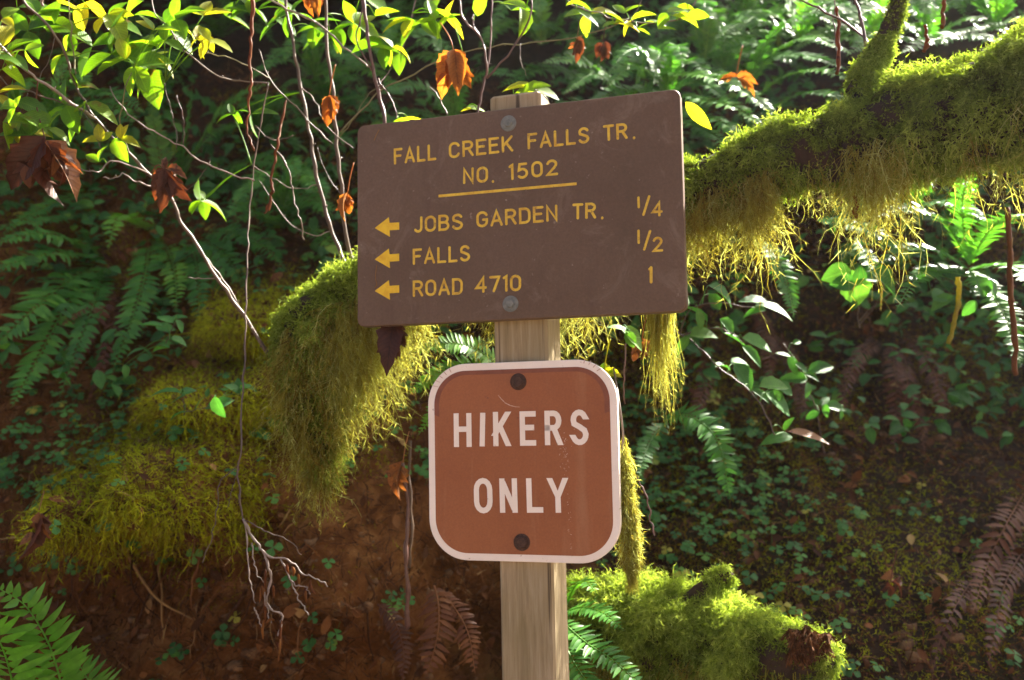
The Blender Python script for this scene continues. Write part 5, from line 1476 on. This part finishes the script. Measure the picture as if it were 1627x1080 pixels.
# ---------------------------------------------------------------- dangling dead twigs and strands
def tag_tubes(name, mat, label, cat, lines, loc, group=None, bits=()):
    o = empty(name, loc, label, cat, group)
    for L_ in lines:
        m = MB()
        P = spline(np.array([at(*p) for p in L_[0]]), max(10, 7 * len(L_[0])))
        n = len(P)
        P = P + .0028 * np.stack([vnoise(np.arange(n) * .55, q, L_[0][0][0], 88) for q in range(3)], -1) * (np.linspace(0, 1, n)[:, None] ** .4)
        tube(m, P, (.78 if 'root like' in label else 1) * np.linspace(L_[1], L_[2], n) * P[:, 1:2].ravel() / FPX * (1 + .3 * vnoise(np.arange(n) * .9, 3, L_[0][0][1], 19)), 7)
        m.build('twig', MAT[L_[3] if len(L_) > 3 else mat], o)
    for (px, py, Y, l, an) in bits:
        m = MB()
        a = R(an)
        d = _r * math.cos(a) + _u * math.sin(a)
        p = at(px, py, Y)
        P = spline([p, p + d * l * Y / FPX * .5 + .002 * rng.normal(size=3), p + d * l * Y / FPX], 8)
        tube(m, P, np.array([.5, .9, 1, 1.1, 1, .9, .7, .3]) * .0023, 7, rng.random(), .2, 4)
        m.build('catkin', MAT['orangeleaf'], o)
    return o
D = 1.62
tag_tubes('dead_twig', 'pale_twig', 'dangling dead twig with pale root like branches and orange catkins, left of the signs', 'twig', [
    ([(427, 131, 1.69), (408, 230, 1.7), (396, 330, 1.7), (394, 400, 1.68), (391, 477, 1.66), (389, 563, 1.65), (385, 625, 1.64), (382, 710, D), (377, 738, D), (379, 772, D), (386, 826, D)], 1.4, 2.0, 'stem'),
    ([(386, 824, D), (398, 848, D), (412, 868, D), (422, 884, D), (430, 916, D), (423, 958, D), (434, 970, D), (447, 980, D), (444, 1010, D)], 3.0, 1.8),
    ([(416, 874, D), (430, 885, D), (458, 890, D), (482, 911, D), (505, 920, D), (520, 932, D)], 2.2, 1.3),
    ([(446, 888, D), (458, 913, D), (466, 935, D), (476, 955, D), (490, 978, D)], 1.9, 1.1),
    ([(462, 922, D), (476, 932, D), (487, 932, D), (494, 946, D)], 1.6, 1.0),
    ([(388, 826, D), (420, 842, D), (458, 858, D), (478, 883, D)], 1.1, .9, 'stem'),
    ([(388, 830, D), (393, 870, D), (397, 923, D), (405, 960, D)], 1.7, 1.2),
    ([(400, 862, D), (403, 895, D), (410, 915, D), (418, 925, D)], 1.5, .8),
    ([(420, 940, D), (424, 968, D), (432, 990, D)], 1.6, 1.0), ([(404, 965, D), (412, 985, D), (419, 1002, D)], 1.7, 1.2),
    ([(382, 735, D), (350, 765, D), (346, 800, D), (338, 845, D), (322, 895, D)], 1.0, 1.1, 'stem'), ([(380, 745, D), (368, 780, D), (362, 805, D)], .9, .6, 'stem')],
    at(382, 700, D), None, [(422, 905, D, 46, -92), (421, 950, D, 40, -90), (419, 985, D, 30, -92), (447, 985, D, 40, -88), (445, 1015, D, 34, -95), (440, 1020, D, 24, -80), (456, 895, D, 16, -80), (464, 900, D, 16, -85), (474, 912, D, 18, -85), (493, 922, D, 22, -70), (487, 930, D, 20, -100), (485, 935, D, 22, -85), (416, 930, D, 18, -80), (436, 985, D, 14, -160), (414, 935, D, 22, -95), (434, 930, D, 20, -90)])
tag_tubes('dead_strand', 'orangeleaf', 'twisted rust brown strand hanging from the top at left', 'twig', [([(402, -30, 1.5), (400, 40, 1.5), (397, 90, 1.5), (399, 130, 1.5), (396, 160, 1.5), (393, 200, 1.5), (396, 222, 1.5), (402, 242, 1.5)], 3.4, 1.6)], at(400, 0, 1.5), 'withered strands')
tag_tubes('dead_strand', 'litter', 'withered pale strand hanging in front of the right fern', 'twig', [([(1600, 330, 1.7), (1604, 400, 1.7), (1606, 470, 1.7), (1610, 520, 1.7), (1614, 595, 1.7)], 4.0, 4.2)], at(1605, 340, 1.7), 'withered strands')
tag_tubes('dead_strand', 'moss_hang', 'mossy strand dangling among the shaded leaves at right', 'twig', [([(1522, 440, 1.9), (1524, 470, 1.9), (1517, 505, 1.9), (1507, 545, 1.9)], 4.5, 3.5)], at(1522, 440, 1.9), 'withered strands')
for (px, y0, y1, Y, lab) in ((1470, 40, 82, 1.5, 'short orange stub strand standing over the sunlit moss'), (1497, -20, 45, 1.55, 'orange strand hanging at the top right above the limb'), (1330, 10, 115, 1.6, 'thin orange strand hanging over the middle of the limb'), (1357, 305, 345, 1.5, 'short orange strand under the limb')):
    tag_tubes('dead_strand', 'orangeleaf', lab, 'twig', [([(px, y0, Y), (px + 3, (y0 + y1) / 2, Y), (px + 1, y1, Y)], 2.6, 3.6)], at(px, y0, Y), 'withered strands')
tag_tubes('dead_strand', 'orangeleaf', 'limp orange withered strand hanging between the twigs and the paired stems', 'twig', [([(455, 158, 1.7), (446, 200, 1.69), (442, 225, 1.68), (437, 250, 1.68), (431, 285, 1.68), (434, 300, 1.68), (424, 335, 1.68)], 1.8, 2.6), ([(434, 290, 1.68), (428, 320, 1.68), (420, 338, 1.68)], 1.2, 1.8), ([(430, 230, 1.68), (455, 262, 1.68), (468, 320, 1.68), (478, 350, 1.68), (482, 380, 1.69)], 1.6, 1.0, 'stem')], at(440, 225, 1.68), 'withered strands')
tag_tubes('dead_strand', 'pale_twig', 'fine dark twig curving beside the moss bundle', 'twig', [([(1000, 745, 1.6), (1015, 765, 1.6), (1030, 800, 1.6), (1038, 850, 1.6)], 1.4, 1.2, 'purple_stem')], at(1000, 745, 1.6), 'withered strands')
tag_tubes('dead_twig', 'stem', 'dry broken brown twig standing against the bank left of the hikers sign', 'twig', [([(640, 735, 1.9), (648, 800, 1.9), (645, 870, 1.9), (648, 940, 1.92), (645, 1000, 1.95)], 3.0, 3.6, 'purple_stem'), ([(652, 700, 1.9), (650, 760, 1.9), (655, 830, 1.9), (649, 900, 1.92)], 2.0, 2.4, 'stem')], at(645, 900, 1.9))

# ---------------------------------------------------------------- trees behind, with unseen crowns added to shade the bank
# corridors cut from the added crowns to keep chosen things sunlit: (point, radius)
SUN_CUTS = [(at(a, b, Y), r_) for a, b, Y, r_ in ((830, 300, 1.5, .34), (830, 800, 1.5, .2), (845, 1050, 1.52, .14), (1300, 240, 1.52, .2), (1500, 200, 1.44, .22), (1640, 160, 1.36, .2), (1120, 1000, 1.85, .2), (1270, 1030, 1.75, .16),
       (500, 560, 1.78, .2), (300, 150, 1.6, .3), (80, 120, 1.55, .25), (500, 150, 1.72, .25), (700, 80, 1.68, .22), (1000, 40, 1.74, .2), (1190, 580, 1.95, .17), (1150, 160, 2.3, .16), (1290, 110, 2.4, .16), (1560, 400, 2.1, .18), (720, 610, 1.9, .12), (440, 920, 1.62, .12))]
def in_sun_cut(b):
    k = np.zeros(len(b), bool)
    for c, r_ in SUN_CUTS:
        q = b - c
        t = q @ SUN
        k |= (np.linalg.norm(q - t[:, None] * SUN, axis=1) < r_ + .12) & (t > 0)
    return k
def tree(x, Y, r0, label, zc, rad, h, n=60, lean=0.0):
    zb = 0
    zs = np.linspace(0, 8, 500)
    zb = zs[np.argmin(np.abs(hillY(np.full(500, x), zs, False) - Y))]
    o = empty('mossy_tree', (x, Y, zb), label, 'tree', 'trees on the bank')
    P = np.array([[x + lean * t + .05 * math.sin(t * 5 + x), Y, zb - .3 + t * (h + zc - zb)] for t in np.linspace(0, 1, 40)])
    m = MB(); tube(m, P, np.linspace(r0, r0 * .5, 40), 12, .5, .18, int(abs(x) * 50))
    # moss tufts on the trunk
    m.build('trunk', MAT['trunk'], o)
    ms = MB(); mossy(ms, P[:22], np.linspace(r0, r0 * .7, 40)[:22], 5000, (.02, .03), .5, .3, .8); ms.build('moss', MAT['moss_bank'], o)
    m = MB()
    br = MB()
    for k in range(n):
        a = rng.uniform(0, 2 * np.pi); t = rng.random()
        c0 = np.array([x + lean * .5, Y, zc + t * h])
        l = rad * (1 - .55 * t) * (.6 + .5 * rng.random())
        e = c0 + np.array([math.cos(a) * l, math.sin(a) * l, -.25 * l + .15 * rng.normal()])
        C_ = spline([c0, (c0 + e) / 2 + np.array([0, 0, .12 * l]), e], 9)
        q = rng.random(70)[:, None] ** .7 * .92 + .08
        i0 = np.clip((q * 8).astype(int)[:, 0], 0, 7)
        b = C_[i0] + (C_[i0 + 1] - C_[i0]) * (q * 8 - i0[:, None])
        dr = nrm(e - c0)
        sd = np.array([-dr[1], dr[0], 0])
        d = dr[None] * .6 + sd[None] * rng.choice([-1, 1], 70)[:, None] + .3 * rng.normal(size=(70, 3)) + np.array([0, 0, -.25])
        if in_sun_cut(C_).any() and rng.random() < .8 and not (in_sun_cut(C_).sum() < 4): continue
        tube(br, C_, np.linspace(.018, .004, 9), 5)
        LL = .14 + .22 * rng.random(70)
        ok = ~in_sun_cut(b + nrm(d) * .1)
        if ok.any(): blades(m, b[ok], d[ok], (np.array([0, 0, 1.0]) + .35 * rng.normal(size=(70, 3)))[ok], LL[ok], LL[ok] * .42, .1, .5, 4, .4, rng.random(ok.sum()))
    br.build('branches', MAT['bark'], o)
    m.build('shade_crown', MAT['needle'], o)  # foliage added out of view to shade the bank
    return o
def tree_px(px, Y, r, label, **k):
    p = at(px, 100, Y)
    return tree(p[0], Y, r, label, **k)
tree_px(334, 4.2, .045, 'thin mossy tree trunk in the dark, left one of a pair', zc=3.75, rad=1.5, h=2.6)
tree_px(372, 4.5, .035, 'thinner mossy tree trunk in the dark beside the left one of the pair', zc=3.9, rad=1.2, h=2.4)
tree_px(-60, 4.0, .09, 'stout tree rising in the dark at the far left', zc=3.6, rad=1.7, h=2.6, n=70)
tree_px(640, 4.8, .07, 'mossy tree trunk in the dark behind the purple brown stem', zc=4.0, rad=1.6, h=2.6, n=70)
tree_px(905, 4.6, .08, 'dark tree trunk high behind the post top', zc=4.0, rad=1.5, h=2.0, n=70)
tree_px(1300, 4.6, .10, 'dark tree trunk behind the twigs above the limb', zc=3.9, rad=1.5, h=1.6, n=70)
tree_px(1600, 4.3, .12, 'mossy tree trunk at the upper right corner', zc=3.5, rad=2.2, h=0.5, n=90)  # foliage spread low and wide to shade the right bank

# needles stuck to the board
for pp, lab in (([(603, 206, 1.555), (598, 215, 1.557), (595, 223, 1.558)], 'dry needle stuck to the upper left corner of the trail board'), ([(599, 421, 1.556), (597, 440, 1.557), (599, 452, 1.557), (595.5, 458, 1.557)], 'dry grass thread stuck to the trail board between two arrows')):
    q = []
    for a, b, _ in pp:
        w_ = on_plane(AC, AR, AU, a, b)
        q.append(AC + AR * w_[0] + AU * w_[1] + np.cross(AR, AU) * .0012)
    m = MB(); tube(m, spline(np.array(q), 12), .0006, 5, .95)
    tag(m.build('dry_needle', MAT['litter'], loc=q[0]), lab, 'needle')

# ---------------------------------------------------------------- thin sunlit air under the trees
hm = MB()
x0, x1, y0, y1, z0, z1 = -17, 17, -18, 12, -1.4, 10
V = [(x, y, z) for z in (z0, z1) for y in (y0, y1) for x in (x0, x1)]
hm.add(V, np.array([[0, 2, 3, 1], [4, 5, 7, 6], [0, 1, 5, 4], [2, 6, 7, 3], [0, 4, 6, 2], [1, 3, 7, 5]]))
hzm, nt, out = mat_new('haze_air')
pv = nd(nt, 'ShaderNodeVolumePrincipled')
pv.inputs['Color'].default_value = (0.95, 0.96, 0.98, 1)
pv.inputs['Density'].default_value = 0.0012
pv.inputs['Anisotropy'].default_value = 0.5
nt.links.new(pv.outputs[0], out.inputs['Volume'])
tag(hm.build('haze', hzm, smooth=False), kind='stuff', label='thin bright haze in the forest air')
